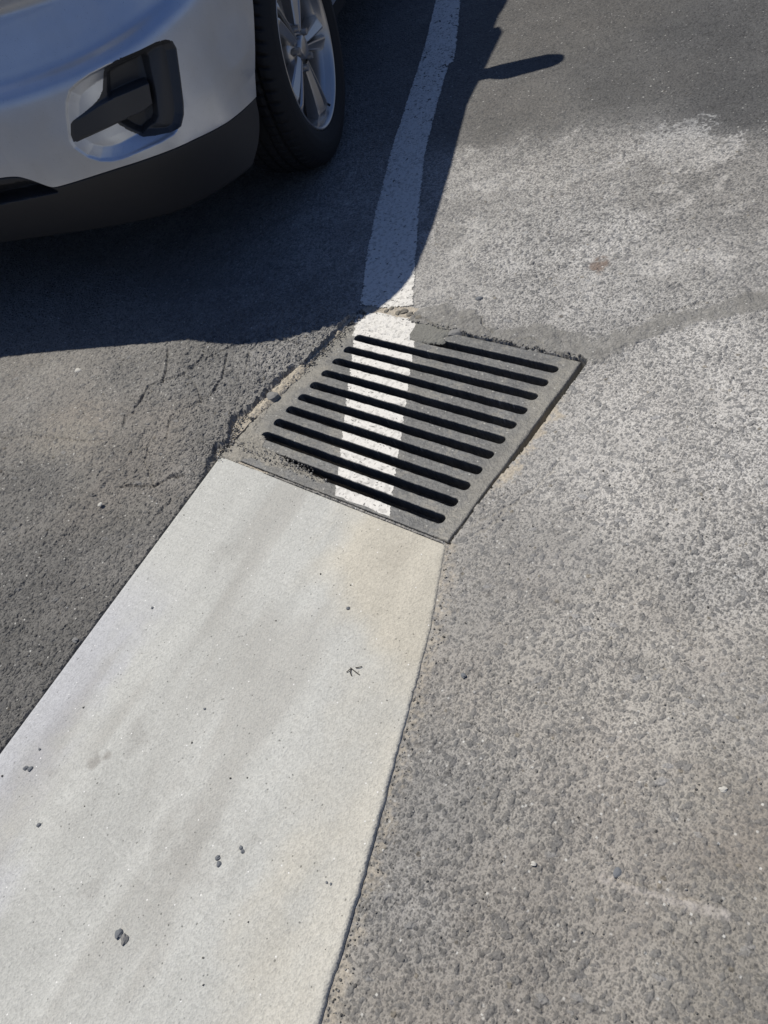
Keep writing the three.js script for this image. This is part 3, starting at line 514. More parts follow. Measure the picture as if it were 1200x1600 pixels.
stoneAt(748, 467, 10, 0, -0.001, 'small black stone lying on asphalt above the cement beside the grate', null, 'stone', 2, 'stone');
for (const [u, v, s] of [[632, 488, 13], [641, 493, 11], [622, 490, 10], [612, 483, 9], [655, 497, 10], [604, 487, 8]]) stoneAt(u, v, s, 2, 0, 'broken crumb of grey cement where the painted stripe meets the grate', 'crumbs at the top left of the grate', 'cement_crumb', 0, 'crumb');
for (const [u, v, s] of [[806, 536, 12], [818, 541, 11], [829, 545, 9], [838, 547, 12], [852, 547, 9], [793, 533, 8]]) stoneAt(u, v, s, 1, -0.006, 'broken stone bit in the ragged joint above the grate slots', 'stone bits in the joint', 'stone_bit', 0, 'stone');
stoneAt(1130, 1234, 10, 3, 0, 'white pebble lying on the asphalt away from the slab', null); stoneAt(834, 1350, 8, 3, 0, 'small whitish pebble on the asphalt near the pale scrape mark', null);
stoneAt(964, 1363, 14, 0, -0.003, 'dark flat stone at the end of the pale scrape mark', null, 'stone', 3, 'stone'); stoneAt(724, 1056, 8, 0, 0, 'small round black stone on the asphalt right of the slab', null);
stoneAt(158, 790, 7, 3, 0.003, 'small whitish stone on the dark asphalt left of the slab', null, 'stone', 0, 'stone'); stoneAt(123, 581, 11, 3, 0.002, 'pale angular stone on asphalt just outside the car shadow', null, 'stone', 0, 'stone');
stoneAt(118, 1001, 9, 1, 0.0, 'grey stone in the joint at the left edge of the slab', null, 'stone', 2, 'stone');
{
  const pts = [[[548, 1044], [555, 1050], [562, 1055]], [[549, 1045], [548, 1052], [550, 1057]], [[549, 1045], [545, 1049], [542, 1051]], [[556, 1044], [561, 1044], [566, 1042]]];
  const c = toGround(553, 1049), gs = pts.map((p, i) => new THREE.TubeGeometry(new THREE.CatmullRomCurve3(p.map(([u, v], k) => { const q = toGround(u, v); return new THREE.Vector3(q[0] - c[0], 0.0018 + 0.001 * (k === 1), q[1] - c[1]); })), 10, 0.0008, 5));
  const o = mesh('twig', mergeGeometries(gs), new THREE.MeshStandardMaterial({ color: new THREE.Color().setRGB(0.05, 0.045, 0.04), roughness: 0.9 })); o.position.set(c[0], 0, c[1]);
  tag(o, 'tiny dry forked twig lying on the concrete slab', 'twig');
}
{                                                           // loose grit, too fine to count
  const N = 2600, im = new THREE.InstancedMesh(new THREE.IcosahedronGeometry(1, 0), new THREE.MeshStandardMaterial({ color: 0xffffff, roughness: 0.95 }), N), M4 = new THREE.Matrix4(), q = new THREE.Quaternion(), e = new THREE.Euler(), c = new THREE.Color();
  let n = 0;
  const put = (a, b, y, r, dark) => { e.set(rnd() * 6, rnd() * 6, rnd() * 6); q.setFromEuler(e); M4.compose(new THREE.Vector3(X_(a, b), y + r * 0.4, Z_(a, b)), q, new THREE.Vector3(r * (0.8 + 0.6 * rnd()), r * (0.6 + 0.3 * rnd()), r)); im.setMatrixAt(n, M4); const v = (dark ? 0.10 : 0.22) * (0.6 + 0.9 * rnd()); c.setRGB(v * 1.03, v, v * 0.95); im.setColorAt(n, c); n++; };
  for (let i = 0; i < 700; i++) { const b = -0.05 + 0.58 * rnd(), a = lipFn(b) + 0.002 + 0.035 * rnd() * rnd(); put(a, b, 0.004, 0.0008 + 0.0024 * rnd() ** 2, rnd() < 0.4); }
  for (let i = 0; i < 500; i++) { const a = -0.03 + 0.28 * rnd(), b = 0.468 + 0.02 * (rnd() + rnd() - 1); if (a > 0.2 && inSlot(a, b)) continue; put(a, b, 0.0045 - 0.005 * sstep(0.1, 0.24, a) * (inSlot(a, b) ? 1 : 0), 0.0006 + 0.0018 * rnd() ** 2, rnd() < 0.3); }
  for (let i = 0; i < 350; i++) { const b = 0.52 + 0.9 * rnd(), a = aR(b) + 0.004 + 0.03 * rnd() ** 2; ground(a, b, false); put(a, b, sM, 0.0007 + 0.0018 * rnd() ** 2, rnd() < 0.5); }
  for (let i = 0; i < 300; i++) { const a = 0.0 + 0.6 * rnd(), b = -0.042 - 0.012 * rnd(); ground(a, b, false); put(a, b, Math.max(sM, -0.01), 0.0008 + 0.0026 * rnd() ** 2, rnd() < 0.6); }
  for (let i = 0; i < 750; i++) { const g = toGround(1200 * rnd(), 560 + 1040 * rnd()), [a, b] = toAB(g[0], g[1]); const s = b > SLAB_B0 && a > aL(b) && a < aR(b); if (a > GA0 && a < GA1 && b > GB0 && b < GB1) continue; ground(a, b, false); if (s) { if (rnd() < 0.85) continue; sM = 0; } put(a, b, sM, 0.0006 + 0.0018 * rnd() ** 2, rnd() < 0.7); }
  im.count = n; im.instanceMatrix.needsUpdate = true; im.name = 'loose_grit'; im.castShadow = im.receiveShadow = true; scene.add(im);
  tag(im, 'scattered fine grit and sand grains on asphalt and around the grate', 'grit', null, 'stuff');
}
console.log('stones done');
//CAR
// ------------------------------------------------------------------ the parked car (own axes: x to its left, y up, z forward; origin under the left front wheel's face)
const car = group('silver_car', [0.307, 0, -2.755], Math.atan2(FX, FZ));
tag(car, 'silver car with black lower bumper and alloy wheel parked beside the white line', 'car');
const carPix = (l, y, s) => toPixel(0.307 + FX * s + FZ * l, y, -2.755 + FZ * s - FX * l);
const lin = (r, g, b) => new THREE.Color().setRGB(r, g, b);
const noiseTex = (() => { const n = 256, d = new Uint8Array(n * n * 4); for (let j = 0, k = 0; j < n; j++) for (let i = 0; i < n; i++, k += 4) { const q = 120 + 70 * (vn(i / 3, j / 3, 701) - 0.5) + 60 * (hash(i, j, 702) - 0.5); d[k] = d[k + 1] = d[k + 2] = q; d[k + 3] = 255; } return texture(d, n, n, false, true); })();
const dustTex = (() => {                                    // road dust and small chips on the paint: roughness
  const n = 512, d = new Uint8Array(n * n * 4);
  for (let j = 0, k = 0; j < n; j++) for (let i = 0; i < n; i++, k += 4) { const q = 85 + 90 * fbm(i / 60, j / 60, 711) + 26 * (hash(i, j, 712) - 0.5); d[k] = d[k + 1] = d[k + 2] = q; d[k + 3] = 255; }
  return texture(d, n, n, false, true);
})();
const paintTex = (() => {                                   // flat silver with road specks, bug marks and fine scratches
  const n = 1024, d = new Uint8Array(n * n * 4);
  for (let j = 0, k = 0; j < n; j++) for (let i = 0; i < n; i++, k += 4) {
    let q = 0.66 * (0.93 + 0.10 * fbm(i / 90, j / 90, 721) + 0.03 * (hash(i, j, 722) - 0.5)); const sp = hash(i >> 1, j >> 1, 723);
    if (sp > 0.9987) q *= 0.55; else if (sp < 0.0006) q *= 1.2; if (vn(i / 5, j / 5, 724) > 0.955) q *= 0.82; if (vn((i + j * 1.4) / 2.2, (j - i) / 160, 725) > 0.985) q *= 1.12;
    d[k] = toByte(q * 0.93); d[k + 1] = toByte(q * 0.99); d[k + 2] = toByte(q * 1.10); d[k + 3] = 255;
  }
  return texture(d, n, n, true, true);
})();
const silver = new THREE.MeshPhysicalMaterial({ color: 0xffffff, map: paintTex, metalness: 0.8, roughness: 0.75, roughnessMap: dustTex, clearcoat: 0.6, clearcoatRoughness: 0.12 });
const blackPlastic = new THREE.MeshStandardMaterial({ color: lin(0.030, 0.030, 0.032), roughness: 0.55, bumpMap: noiseTex, bumpScale: 0.0004 });
const darkPlastic = new THREE.MeshStandardMaterial({ color: lin(0.016, 0.016, 0.017), roughness: 0.5 });
const liner = new THREE.MeshStandardMaterial({ color: lin(0.01, 0.01, 0.01), roughness: 0.9 });
const glass = new THREE.MeshPhysicalMaterial({ color: lin(0.25, 0.28, 0.27), transmission: 1, thickness: 0, roughness: 0.02, ior: 1.5 });
const HALF = 0.91;                                          // from the wheel's face to the middle of the car
const planCurve = new THREE.CatmullRomCurve3([[-0.004, 0.24], [-0.004, 0.40], [-0.013, 0.52], [-0.040, 0.65], [-0.10, 0.768], [-0.2, 0.833], [-0.4, 0.866], [-0.65, 0.868], [-0.91, 0.864]].map(([l, s]) => new THREE.Vector3(l, 0, s)), false, 'centripetal');
const PLAN_T = planCurve.getLength(), PN = 1200, planTab = [];
planCurve.arcLengthDivisions = 2000; for (let i = 0; i <= PN; i++) { const p = planCurve.getPointAt(i / PN), t = planCurve.getTangentAt(i / PN); planTab.push([p.x, p.z, t.z, -t.x]); }   // outward normal
const offC = curve([[0.18, 0.17], [0.22, 0.125], [0.25, 0.098], [0.30, 0.064], [0.36, 0.030], [0.41, 0.008], [0.445, 0], [0.50, -0.006], [0.57, -0.008], [0.625, -0.007], [0.648, -0.002], [0.662, 0.009], [0.676, 0.024], [0.70, 0.034], [0.74, 0.047], [0.775, 0.058], [0.81, 0.067], [0.832, 0.056], [0.848, 0.030], [0.87, 0.020], [0.90, 0.026], [0.94, 0.050]]);
const sEdge = curve([[0.2, 0.60], [0.257, 0.560], [0.30, 0.515], [0.35, 0.482], [0.40, 0.468], [0.5, 0.39], [0.59, 0.31], [0.66, 0.285], [0.95, 0.285]]);
const creaseY = (t) => 0.648 + 0.060 * (1 - sstep(0.15, 0.95, t));
function planAt(t) { const q = Math.min(Math.max(t / PLAN_T, 0), 1) * PN, i = Math.min(q | 0, PN - 1), f = q - i, A = planTab[i], B = planTab[i + 1]; return [0, 1, 2, 3].map((k) => mix(A[k], B[k], f)); }
function fascia(t, y, deep = 0) {
  const [l, s, nl, ns] = planAt(t), k = sstep(0.22, 0.55, t); let o = offC(y - (creaseY(t) - 0.66) * sstep(0.5, 0.62, y)); if (o > 0 && y < 0.5) o *= 0.16 + 0.84 * k; if (y > 0.6 && o > 0) o *= 0.25 + 0.75 * k;
  o += deep + sstep(0.78, 0.86, y) * (0.03 * sstep(0.8, 1.2, t) - 0.042 * sstep(0.2, 0.45, t) * (1 - sstep(0.8, 1.1, t))); return [l - nl * o, y, s - ns * o];
}
const tEdge = (y) => sEdge(y) - 0.24;
const seamY = (l) => curve([[-0.91, 0.468], [-0.6, 0.468], [-0.535, 0.464], [-0.50, 0.448], [-0.462, 0.421], [-0.44, 0.418], [-0.24, 0.431], [-0.09, 0.425], [-0.03, 0.405], [0, 0.394]])(l);
const seamT = (() => { const tab = []; for (let i = 0; i <= 200; i++) { const t = PLAN_T * i / 200; tab.push([t, seamY(planAt(t)[0])]); } return curve(tab); })();
// outlines in the photograph, used as directions onto the bumper's surface
const fogOuter = [[259, 63], [268, 65], [274, 76], [280, 120], [285, 160], [285.6, 178], [282, 196], [272, 210], [252, 222], [220, 236], [192, 248], [174, 252], [156, 252], [136, 246], [116, 232], [108, 220], [103, 180], [103, 160], [108, 142], [120, 130], [140, 116], [180, 96], [220, 79], [244, 67]];
const fogBlack = [[259, 61.5], [269.5, 63.8], [276, 75.5], [282, 120], [287, 160], [287.5, 179], [283.5, 197], [270, 208], [245, 216], [224, 220], [210, 216], [196, 209], [181, 200], [150, 211.5], [120, 223], [114, 222.5], [110, 212], [109.5, 195], [113, 190], [128, 180], [143, 168], [153, 158], [159, 145], [161, 120], [163, 108], [179.5, 94.8], [219.5, 77.6], [243.5, 65.6]];
const fogInner = [[167, 118], [175, 108], [235, 84], [242, 88], [244, 110], [250, 150], [252, 185], [246, 197], [224, 215], [212, 212], [196, 204], [184, 196], [170, 175], [166, 150]];
const fogBar = [[109.5, 193], [116, 187], [132, 178], [150, 166], [176, 152], [240, 128], [246, 168], [228, 180], [181, 199.5], [150, 211], [120, 222.5], [114, 222], [110, 212]];
const intake = [[-30, 300], [0, 292], [40, 284], [70, 289], [92, 301], [60, 307], [20, 315], [-30, 326]];
const PXM = 560;
function relief(u, v) {
  const d = sdPoly(fogOuter, u, v); if (d <= 0) return 0;
  const fx = sat((u - 103) / 182), rt = sstep(225, 262, u) * (1 - sstep(195, 215, v)), ramp = sat(d / PXM / mix(0.034, 0.012, rt)), lowr = sstep(190, 240, v);
  let dep = Math.pow(ramp, 0.8) * (0.006 + 0.034 * sstep(0.02, 0.75, fx)) * (1 - 0.55 * rt) * (1 - 0.25 * lowr) + 0.002 * sat(d / 3);
  const di = sdPoly(fogInner, u, v); if (di > 0) dep += 0.022 * sat(di / 4);
  const db = sdPoly(fogBar, u, v); if (db > 0) dep = Math.min(dep, mix(dep, 0.005 + 0.034 * fx * fx, sat(db / 3)));
  return dep;
}
{
  const NI = 860, NJ = 210, P = (i, j) => { const s = seamT(0.2 + 0 * i); let t = PLAN_T * i / NI; const y1 = 0.865; let y = mix(seamT(t), y1, j / NJ); t = mix(tEdge(y), PLAN_T, Math.pow(i / NI, 1.05)); y = mix(seamT(t), y1, j / NJ); return [t, y]; };
  const cache = new Map(), px = (i, j) => { const k = j * 1000 + i; if (!cache.has(k)) { const [t, y] = P(i, j), q = fascia(t, y); cache.set(k, carPix(...q)); } return cache.get(k); };
  const snap = (i, j) => {
    let [t, y] = P(i, j); const [u, v] = px(i, j); if (!(u > 95 && u < 300 && v > 50 && v < 240)) return [t, y, u, v];
    const d = sdPoly(fogBlack, u, v); if (Math.abs(d) > 0.75) return [t, y, u, v];
    const e = 0.002, A = carPix(...fascia(t + e, y)), B = carPix(...fascia(t, y + e)), a = (A[0] - u) / e, b = (B[0] - u) / e, c = (A[1] - v) / e, q = (B[1] - v) / e, D = a * q - b * c;
    const gu = (sdPoly(fogBlack, u + 0.2, v) - d) / 0.2, gv = (sdPoly(fogBlack, u, v + 0.2) - d) / 0.2, du = -d * gu, dv2 = -d * gv;
    return [t + (q * du - b * dv2) / D, y + (a * dv2 - c * du) / D, u + du, v + dv2];
  };
  const at = (i, j) => { const [t, y, u, v] = snap(i, j); return fascia(t, y, u > 80 && u < 300 && v > 40 && v < 265 ? relief(u, v) : 0); };
  const black = (i, j) => { let u = 0, v = 0; for (const [a, b] of [[0, 0], [1, 0], [0, 1], [1, 1]]) { const q = px(i + a, j + b); u += q[0] / 4; v += q[1] / 4; } return u > 80 && u < 300 && v > 40 && v < 265 && inPoly(fogBlack, u, v); };
  const uv = (i, j) => { const [t, y] = P(i, j); return [t / 0.5, y / 0.5]; };
  const cover = mesh('bumper_cover', grid(NI, NJ, at, { keep: (i, j) => !black(i, j), uv }), silver, car);
  mesh('fog_lamp_bezel', grid(NI, NJ, at, { keep: black, uv }), new THREE.MeshStandardMaterial({ color: lin(0.045, 0.047, 0.052), roughness: 0.45, bumpMap: noiseTex, bumpScale: 0.0003 }), cover).userData.label = 'black plastic fog lamp bezel with a wide bar';
  // rolled edge at the wheel arch
  mesh('arch_lip', grid(4, 60, (i, j) => { const y = mix(0.40, 0.865, j / 60), q = fascia(tEdge(y), y); return [q[0] - 0.010 * i, q[1], q[2] - [0, 0.004, 0.006, 0.007, 0.007][i]]; }, { flip: true }), silver, cover);
  // black lower part, its turned-under edge and the intake in it
  const VJ = 60, low = (t) => 0.245 + 0.012 * sstep(0.5, 0.2, t), PV = (i, j) => { let t = PLAN_T * i / NI, y = mix(seamT(t) + 0.0, low(t), Math.min(1, j / (VJ - 8))); t = mix(tEdge(Math.max(y, 0.25)), PLAN_T, i / NI); y = mix(seamT(t), low(t), Math.min(1, j / (VJ - 8))); return [t, y, Math.max(0, j - (VJ - 8)) / 8]; };
  const dv = (u, v) => { const d = sdPoly(intake, u, v); return d > 0 ? 0.055 * sat(d / 4) : 0; };
  mesh('lower_bumper', grid(NI, VJ, (i, j) => { const [t, y, e] = PV(i, j), q = fascia(t, y); const [u, v] = carPix(...q), r = fascia(t, y, 0.006 * (j === 0 ? 1.5 : 0.4) + dv(u, v) + e * 0.10); return [r[0], r[1] - 0.012 * Math.sin(Math.min(e * 4, 1) * 1.57) + 0.02 * e * e, r[2]]; }, { flip: true, uv }), blackPlastic, car);
  // upper fascia with lamps and grille, above the picture
  const up = (t0, t1, y0, y1, n, m) => grid(n, m, (i, j) => { const y = mix(y0, y1, j / m), t = mix(t0 < 0 ? tEdge(y) : t0, t1, i / n); return fascia(t, y); });
  mesh('headlamp', up(-1, 0.62, 0.865, 0.94, 60, 16), new THREE.MeshPhysicalMaterial({ color: lin(0.3, 0.3, 0.3), roughness: 0.08, clearcoat: 1 }), car);
  mesh('grille', up(0.62, PLAN_T, 0.865, 0.94, 60, 16), darkPlastic, car);
  // the same on the far side, plainer
  const flip = (g) => { const p = g.attributes.position; for (let i = 0; i < p.count; i++) p.setX(i, -2 * HALF - p.getX(i)); const ix = g.index.array; for (let i = 0; i < ix.length; i += 3) [ix[i + 1], ix[i + 2]] = [ix[i + 2], ix[i + 1]]; g.computeVertexNormals(); return g; };
  const far = (y0, y1, n, m) => flip(grid(n, m, (i, j) => { const y = mix(y0, y1, j / m), t = mix(tEdge(y), PLAN_T, i / n); return fascia(t, y); }));
  mesh('bumper_cover', far(0.44, 0.865, 80, 24), silver, car); mesh('lower_bumper', far(0.24, 0.44, 80, 12), blackPlastic, car); mesh('headlamp', far(0.865, 0.94, 80, 8), silver, car);
  // hood
  const NU = 60, NVh = 30;
  mesh('hood', grid(NU, NVh, (i, j) => {
    const u = i / NU * 2 - 1, sd = Math.sign(u) || 1, t = mix(PLAN_T, tEdge(0.94), Math.abs(u)), q = fascia(t, 0.94), v = j / NVh, s = mix(q[2], -0.42, v), e0 = fascia(tEdge(0.94), 0.94)[0] + HALF, hw = mix(q[0] + HALF, (q[0] + HALF) / e0 * (HALF - 0.03), v * v);
    return [-HALF + sd * hw * (Math.abs(u) < 1e-6 ? 0 : 1) * (1), 0.94 + 0.075 * Math.pow(v, 0.7) * 1.0 + 0.045 * (1 - u * u) * Math.min(1, v * 4), s];
  }, { flip: true }), silver, car);
  // flanks
  const belt = curve([[-3.75, 1.06], [-1.0, 1.05], [-0.42, 1.015], [0.29, 0.945]]), R = 0.405, S0 = 0.30, NS = 204, NY = 40;
  const flankL = (s, y) => -0.004 - 0.05 * sstep(0.48, 0.27, y) - 0.022 * sstep(0.90, 1.03, y) - 0.006 * Math.sin(sat((y - 0.55) / 0.3) * 3.14) * sstep(-0.4, -0.6, s) - 0.10 * sstep(-3.3, -3.75, s);
  const fp = (i, j) => { let s = S0 - 4.05 * i / NS, y = mix(0.27, belt(s), j / NY); for (const c of [0, -2.86]) { const d = Math.hypot(s - c, y - 0.345); if (Math.abs(d - R) < 0.016) { const k = R / d; s = c + (s - c) * k; y = 0.345 + (y - 0.345) * k; } } return [s, y]; };
  const inArch = (s, y) => Math.hypot(s, y - 0.345) < R - 0.001 || Math.hypot(s + 2.86, y - 0.345) < R - 0.001;
  const keep = (i, j) => { let s = 0, y = 0; for (const [a, b] of [[0, 0], [1, 0], [0, 1], [1, 1]]) { const q = fp(i + a, j + b); s += q[0] / 4; y += q[1] / 4; } return !inArch(s, y) && !(s > 0.05 && y < 0.5); };
  const flank = () => grid(NS, NY, (i, j) => { const [s, y] = fp(i, j); return [flankL(s, y), y, s]; }, { keep });
  mesh('body_side', flank(), silver, car); mesh('body_side', flip(flank()), silver, car);
  // greenhouse
  const quad = (A, B, C, D, n, bow = 0) => grid(n, n, (i, j) => { const u = i / n, v = j / n, p = [0, 1, 2].map((k) => mix(mix(A[k], B[k], u), mix(D[k], C[k], u), v)); p[2] += bow * (1 - (2 * u - 1) ** 2); p[1] += bow * 0.25 * Math.sin(v * 3.14); return p; });
  const RF = -1.12, RB = -3.25, EL = -0.24, ER = -2 * HALF + 0.24;
  mesh('windshield', quad([-0.09, 1.03, -0.42], [-1.73, 1.03, -0.42], [ER - 0.04, 1.575, RF], [EL + 0.04 - 0.08, 1.575, RF], 20, 0.06), glass, car);
  mesh('roof', grid(24, 40, (i, j) => { const u = i / 24 * 2 - 1, v = j / 40; return [-HALF + u * (HALF - 0.235), 1.565 + 0.055 * Math.sin(v * 2.6 + 0.25) + 0.035 * (1 - u ** 4) - 0.02, mix(RF, RB, v)]; }), silver, car);
  for (const sd of [1, -1]) {
    const X = (l) => sd > 0 ? l : -2 * HALF - l;
    const pil = (a, b, w) => { const d = new THREE.Vector3().subVectors(b, a), g = new THREE.BoxGeometry(0.05, d.length(), w), o = new THREE.Mesh(g); o.position.copy(a).addScaledVector(d, 0.5); o.quaternion.setFromUnitVectors(new THREE.Vector3(0, 1, 0), d.clone().normalize()); o.updateMatrix(); g.applyMatrix4(o.matrix); return g; };
    const V = (l, y, s) => new THREE.Vector3(X(l), y, s);
    mesh('pillar', pil(V(-0.055, 1.0, -0.40), V(EL, 1.58, RF - 0.02), 0.075), silver, car);
    mesh('pillar', pil(V(-0.05, 1.0, -1.75), V(EL - 0.01, 1.59, -1.82), 0.10), darkPlastic, car);
    mesh('pillar', pil(V(-0.06, 1.0, -3.0), V(EL - 0.01, 1.57, -3.1), 0.25), silver, car);
    mesh('side_window', quad([X(-0.045), 1.04, -0.47], [X(-0.045), 1.04, -1.72], [X(EL), 1.57, -1.78], [X(EL), 1.57, RF - 0.06], 6), glass, car);
    mesh('side_window', quad([X(-0.045), 1.04, -1.80], [X(-0.045), 1.05, -2.95], [X(EL), 1.56, -3.0], [X(EL), 1.57, -1.86], 6), glass, car);
    const rail = mesh('roof_rail', new THREE.TubeGeometry(new THREE.CatmullRomCurve3([V(-0.262, 1.575, -1.28), V(-0.258, 1.625, -1.42), V(-0.262, 1.655, -2.1), V(-0.268, 1.635, -2.95), V(-0.275, 1.58, -3.1)]), 40, 0.017, 8), darkPlastic, car);
    // door mirror
    const mg = new RoundedBoxGeometry(0.245, 0.165, 0.12, 5, 0.05), mp = mg.attributes.position;
    for (let i = 0; i < mp.count; i++) { const x = mp.getX(i), k = 1 - 0.22 * sat(x / 0.12) - 0.0 * x; mp.setY(i, mp.getY(i) * k); mp.setZ(i, mp.getZ(i) * k - 0.03 * sat(x / 0.12)); }
    mg.computeVertexNormals(); const mm = mesh('mirror', mg, silver, car); mm.position.set(X(0.112), 1.115, -0.645); if (sd < 0) mm.rotation.y = Math.PI;
    mesh('mirror_arm', new RoundedBoxGeometry(0.16, 0.07, 0.09, 3, 0.02), darkPlastic, mm).position.set(-0.13, -0.05, 0);
  }
  mesh('rear_window', quad([-0.12, 1.06, -3.72], [-1.70, 1.06, -3.72], [ER - 0.02, 1.58, RB], [EL + 0.02, 1.58, RB], 8), glass, car);
  mesh('tailgate', quad([-0.10, 0.35, -3.74], [-1.72, 0.35, -3.74], [-1.72, 1.06, -3.74], [-0.10, 1.06, -3.74], 8), silver, car);
  const box = (w, h, d, x, y, z) => new THREE.BoxGeometry(w, h, d).translate(x, y, z);
  mesh('underbody', mergeGeometries([box(1.30, 0.05, 4.2, -HALF, 0.285, -1.52), box(0.24, 0.05, 1.95, -0.17, 0.29, -1.43), box(0.24, 0.05, 1.95, -1.65, 0.29, -1.43)]), liner, car);
  const trim = (g) => { const p = g.attributes.position, out = []; for (let i = 0; i < p.count; i += 3) { if ((p.getY(i) + p.getY(i + 1) + p.getY(i + 2)) / 3 > 0.27) for (let k = 0; k < 3; k++) out.push(p.getX(i + k), p.getY(i + k), p.getZ(i + k)); } const h = new THREE.BufferGeometry(); h.setAttribute('position', new THREE.Float32BufferAttribute(out, 3)); h.computeVertexNormals(); return h; };
  for (const z of [0, -2.86]) for (const [x, e] of [[-0.19, -0.15], [-2 * HALF + 0.19, 0.15]]) {
    const tube = new THREE.CylinderGeometry(0.425, 0.425, 0.30, 48, 6, true).rotateZ(Math.PI / 2).translate(x, 0.345, z), end = new THREE.CircleGeometry(0.425, 48).rotateY(Math.PI / 2).translate(x + e, 0.345, z);
    mesh('wheel_well', trim(mergeGeometries([tube.toNonIndexed(), end.toNonIndexed()])), liner, car);
  }
  mesh('sun_block_plate', box(1.66, 0.02, 0.4, -HALF, 0.985, -0.50), liner, car);  // unseen plate added to stop sun leaking through at the windshield base
  mesh('dashboard', box(1.45, 0.06, 0.6, -HALF, 0.98, -0.75), liner, car);
  for (const x of [-0.5, -1.32]) mesh('seat', mergeGeometries([new RoundedBoxGeometry(0.5, 0.14, 0.5, 3, 0.05).translate(x, 0.60, -1.35), new RoundedBoxGeometry(0.48, 0.62, 0.14, 3, 0.05).rotateX(-0.3).translate(x, 0.92, -1.68), new RoundedBoxGeometry(0.26, 0.17, 0.1, 3, 0.04).translate(x, 1.32, -1.80)]), liner, car);
}
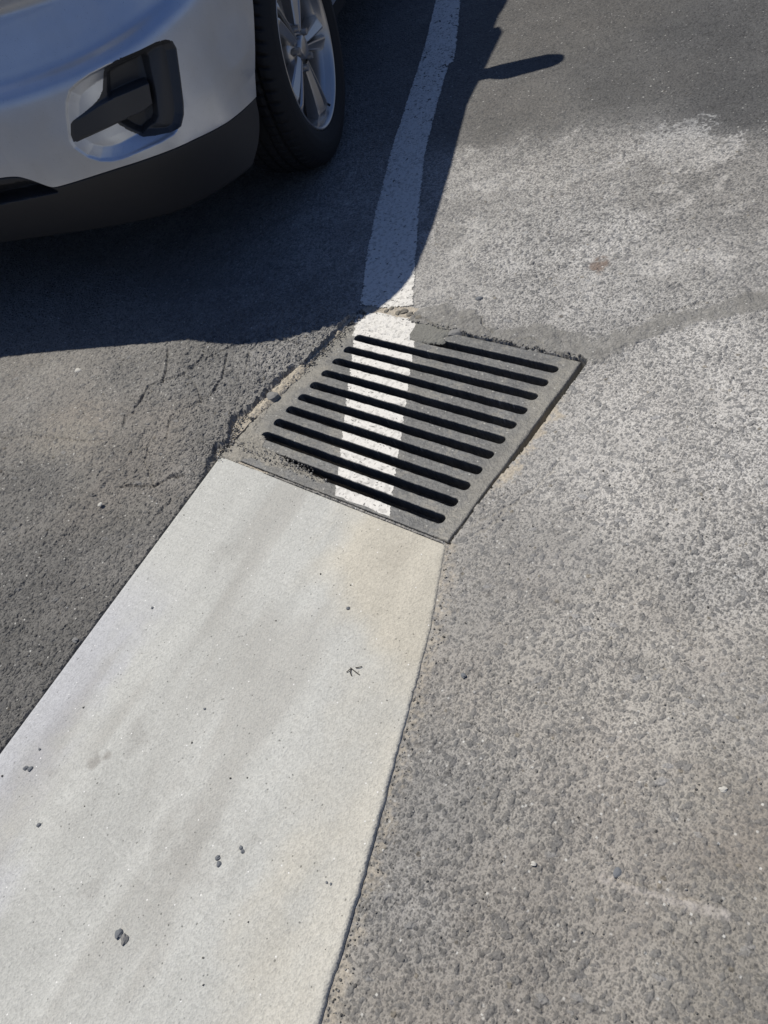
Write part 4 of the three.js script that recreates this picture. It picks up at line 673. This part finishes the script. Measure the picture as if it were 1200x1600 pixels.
{                                                           // wheels
  const W = group('wheel', [0, 0.345, 0], 0, car);
  const alloy = new THREE.MeshPhysicalMaterial({ color: lin(0.52, 0.505, 0.49), metalness: 0.8, roughness: 0.30, clearcoat: 0.4, clearcoatRoughness: 0.2 });
  const rubber = new THREE.MeshStandardMaterial({ color: lin(0.011, 0.011, 0.012), roughness: 0.8, bumpMap: noiseTex, bumpScale: 0.0006 });
  const half = [[-0.012, 0.236], [-0.004, 0.2395], [0.003, 0.247], [0.0085, 0.262], [0.0115, 0.276], [0.0125, 0.277], [0.0130, 0.288], [0.0105, 0.305], [0.0090, 0.3065], [0.004, 0.322], [-0.006, 0.335], [-0.016, 0.3425]];
  const tread = []; for (let i = 0; i <= 34; i++) { const x = -0.022 - 0.156 * i / 34; tread.push([x, 0.3455 + 0.0055 * (1 - ((x + 0.1) / 0.078) ** 2)]); }
  const prof = half.concat(tread, half.slice().reverse().map(([x, r]) => [-0.2 - x, r])), NT = 720;
  const groove = (x, k) => { let d = 0; for (const c of [-0.048, -0.085, -0.117, -0.152]) d = Math.max(d, 1 - Math.abs(x - c) / 0.0052); let o = d > 0 ? 0.008 : 0; const ph = (k / NT * 68 + (x > -0.05 ? 0 : x > -0.09 ? 0.4 : 0.7) + x * 9) % 1; if (x < -0.010 && x > -0.19 && (ph + 1) % 1 < 0.24) o = Math.max(o, 0.007); return o; };
  mesh('tyre', grid(prof.length - 1, NT, (i, k) => { const [x, r0] = prof[i], an = k / NT * 2 * Math.PI, r = r0 - (r0 > 0.337 ? groove(x, k) : 0); return [x, Math.max(r * Math.sin(an), -0.3445), r * Math.cos(an)]; }, { flip: true, uv: (i, k) => [i * 0.02, k / NT * 8] }), rubber, W);
  const lathe = (pts) => grid(pts.length - 1, 128, (i, k) => { const an = k / 128 * 2 * Math.PI; return [pts[i][0], pts[i][1] * Math.sin(an), pts[i][1] * Math.cos(an)]; }, { flip: true });
  mesh('rim', lathe([[-0.014, 0.240], [-0.004, 0.2415], [0.0005, 0.239], [0.001, 0.2355], [-0.003, 0.231], [-0.012, 0.226], [-0.028, 0.2225], [-0.034, 0.218]]), alloy, W);
  mesh('barrel', lathe([[-0.034, 0.218], [-0.045, 0.212], [-0.075, 0.206], [-0.19, 0.200]]), alloy, W);
  // five twin spokes
  const spoke = (side) => {
    const st = []; const n = 14;
    for (let i = 0; i <= n; i++) { const f = i / n, r = mix(0.046, 0.2245, f), mid = side * mix(0.0100, 0.0320, Math.pow(f, 1.15)), w = mix(0.0080, 0.0205, f) + 0.004 * Math.max(0, f - 0.8) * 5 * 0.6, x = mix(-0.021, -0.010, Math.sin(f * 1.57)) - 0.010 * Math.max(0, f - 0.86) * 7; st.push({ r, mid, w, x }); }
    const sec = [[-1.0, -0.05], [-1.0, -0.014], [-0.8, -0.008], [0.55, 0.003], [0.85, 0.002], [1.0, -0.004], [1.0, -0.05]].map(([c, x]) => [c * -side, x]); if (side > 0) sec.reverse();
    return grid(sec.length - 1, n, (i, j) => { const q = st[j], [c, dx] = sec[i]; return [q.x + dx * (0.6 + 0.6 * j / n), q.r, q.mid + c * q.w]; }).toNonIndexed();
  };
  for (let k = 0; k < 5; k++) for (const sd of [-1, 1]) { const g = spoke(sd); g.computeVertexNormals(); g.rotateX(Math.PI + k * 2 * Math.PI / 5 + 0.16); mesh('spoke', g, alloy, W); }
  mesh('hub', lathe([[-0.10, 0.075], [-0.050, 0.074], [-0.036, 0.066], [-0.030, 0.048], [-0.030, 0.034]]), alloy, W);
  mesh('centre_cap', lathe([[-0.030, 0.036], [-0.016, 0.033], [-0.012, 0.029], [-0.010, 0.016], [-0.0095, 0.0001]]), alloy, W);
  for (let k = 0; k < 5; k++) { const an = (k + 0.5) * 2 * Math.PI / 5 + Math.PI + 0.16, g = new THREE.CylinderGeometry(0.0105, 0.0125, 0.026, 6).rotateZ(-Math.PI / 2); g.translate(-0.024, 0.0575 * Math.cos(an), 0.0575 * Math.sin(an)); mesh('lug_nut', g, alloy, W); }
  mesh('brake_disc', lathe([[-0.12, 0.16], [-0.095, 0.16], [-0.093, 0.158], [-0.093, 0.09], [-0.08, 0.085], [-0.08, 0.0001]]), alloy, W);
  const valve = new THREE.CylinderGeometry(0.004, 0.004, 0.04, 8).rotateZ(0.9).translate(-0.018, -0.195, -0.055); mesh('valve_stem', valve, darkPlastic, W);
  for (const [x, z, t] of [[0, -2.86, 0], [-2 * HALF, 0, Math.PI], [-2 * HALF, -2.86, Math.PI]]) { const c = W.clone(); c.position.set(x, 0.345, z); c.rotation.y = t; car.add(c); }
  W.rotation.y = 0.006; W.rotation.z = -0.02;
}
console.log('car done');

renderer.render(scene, camera);
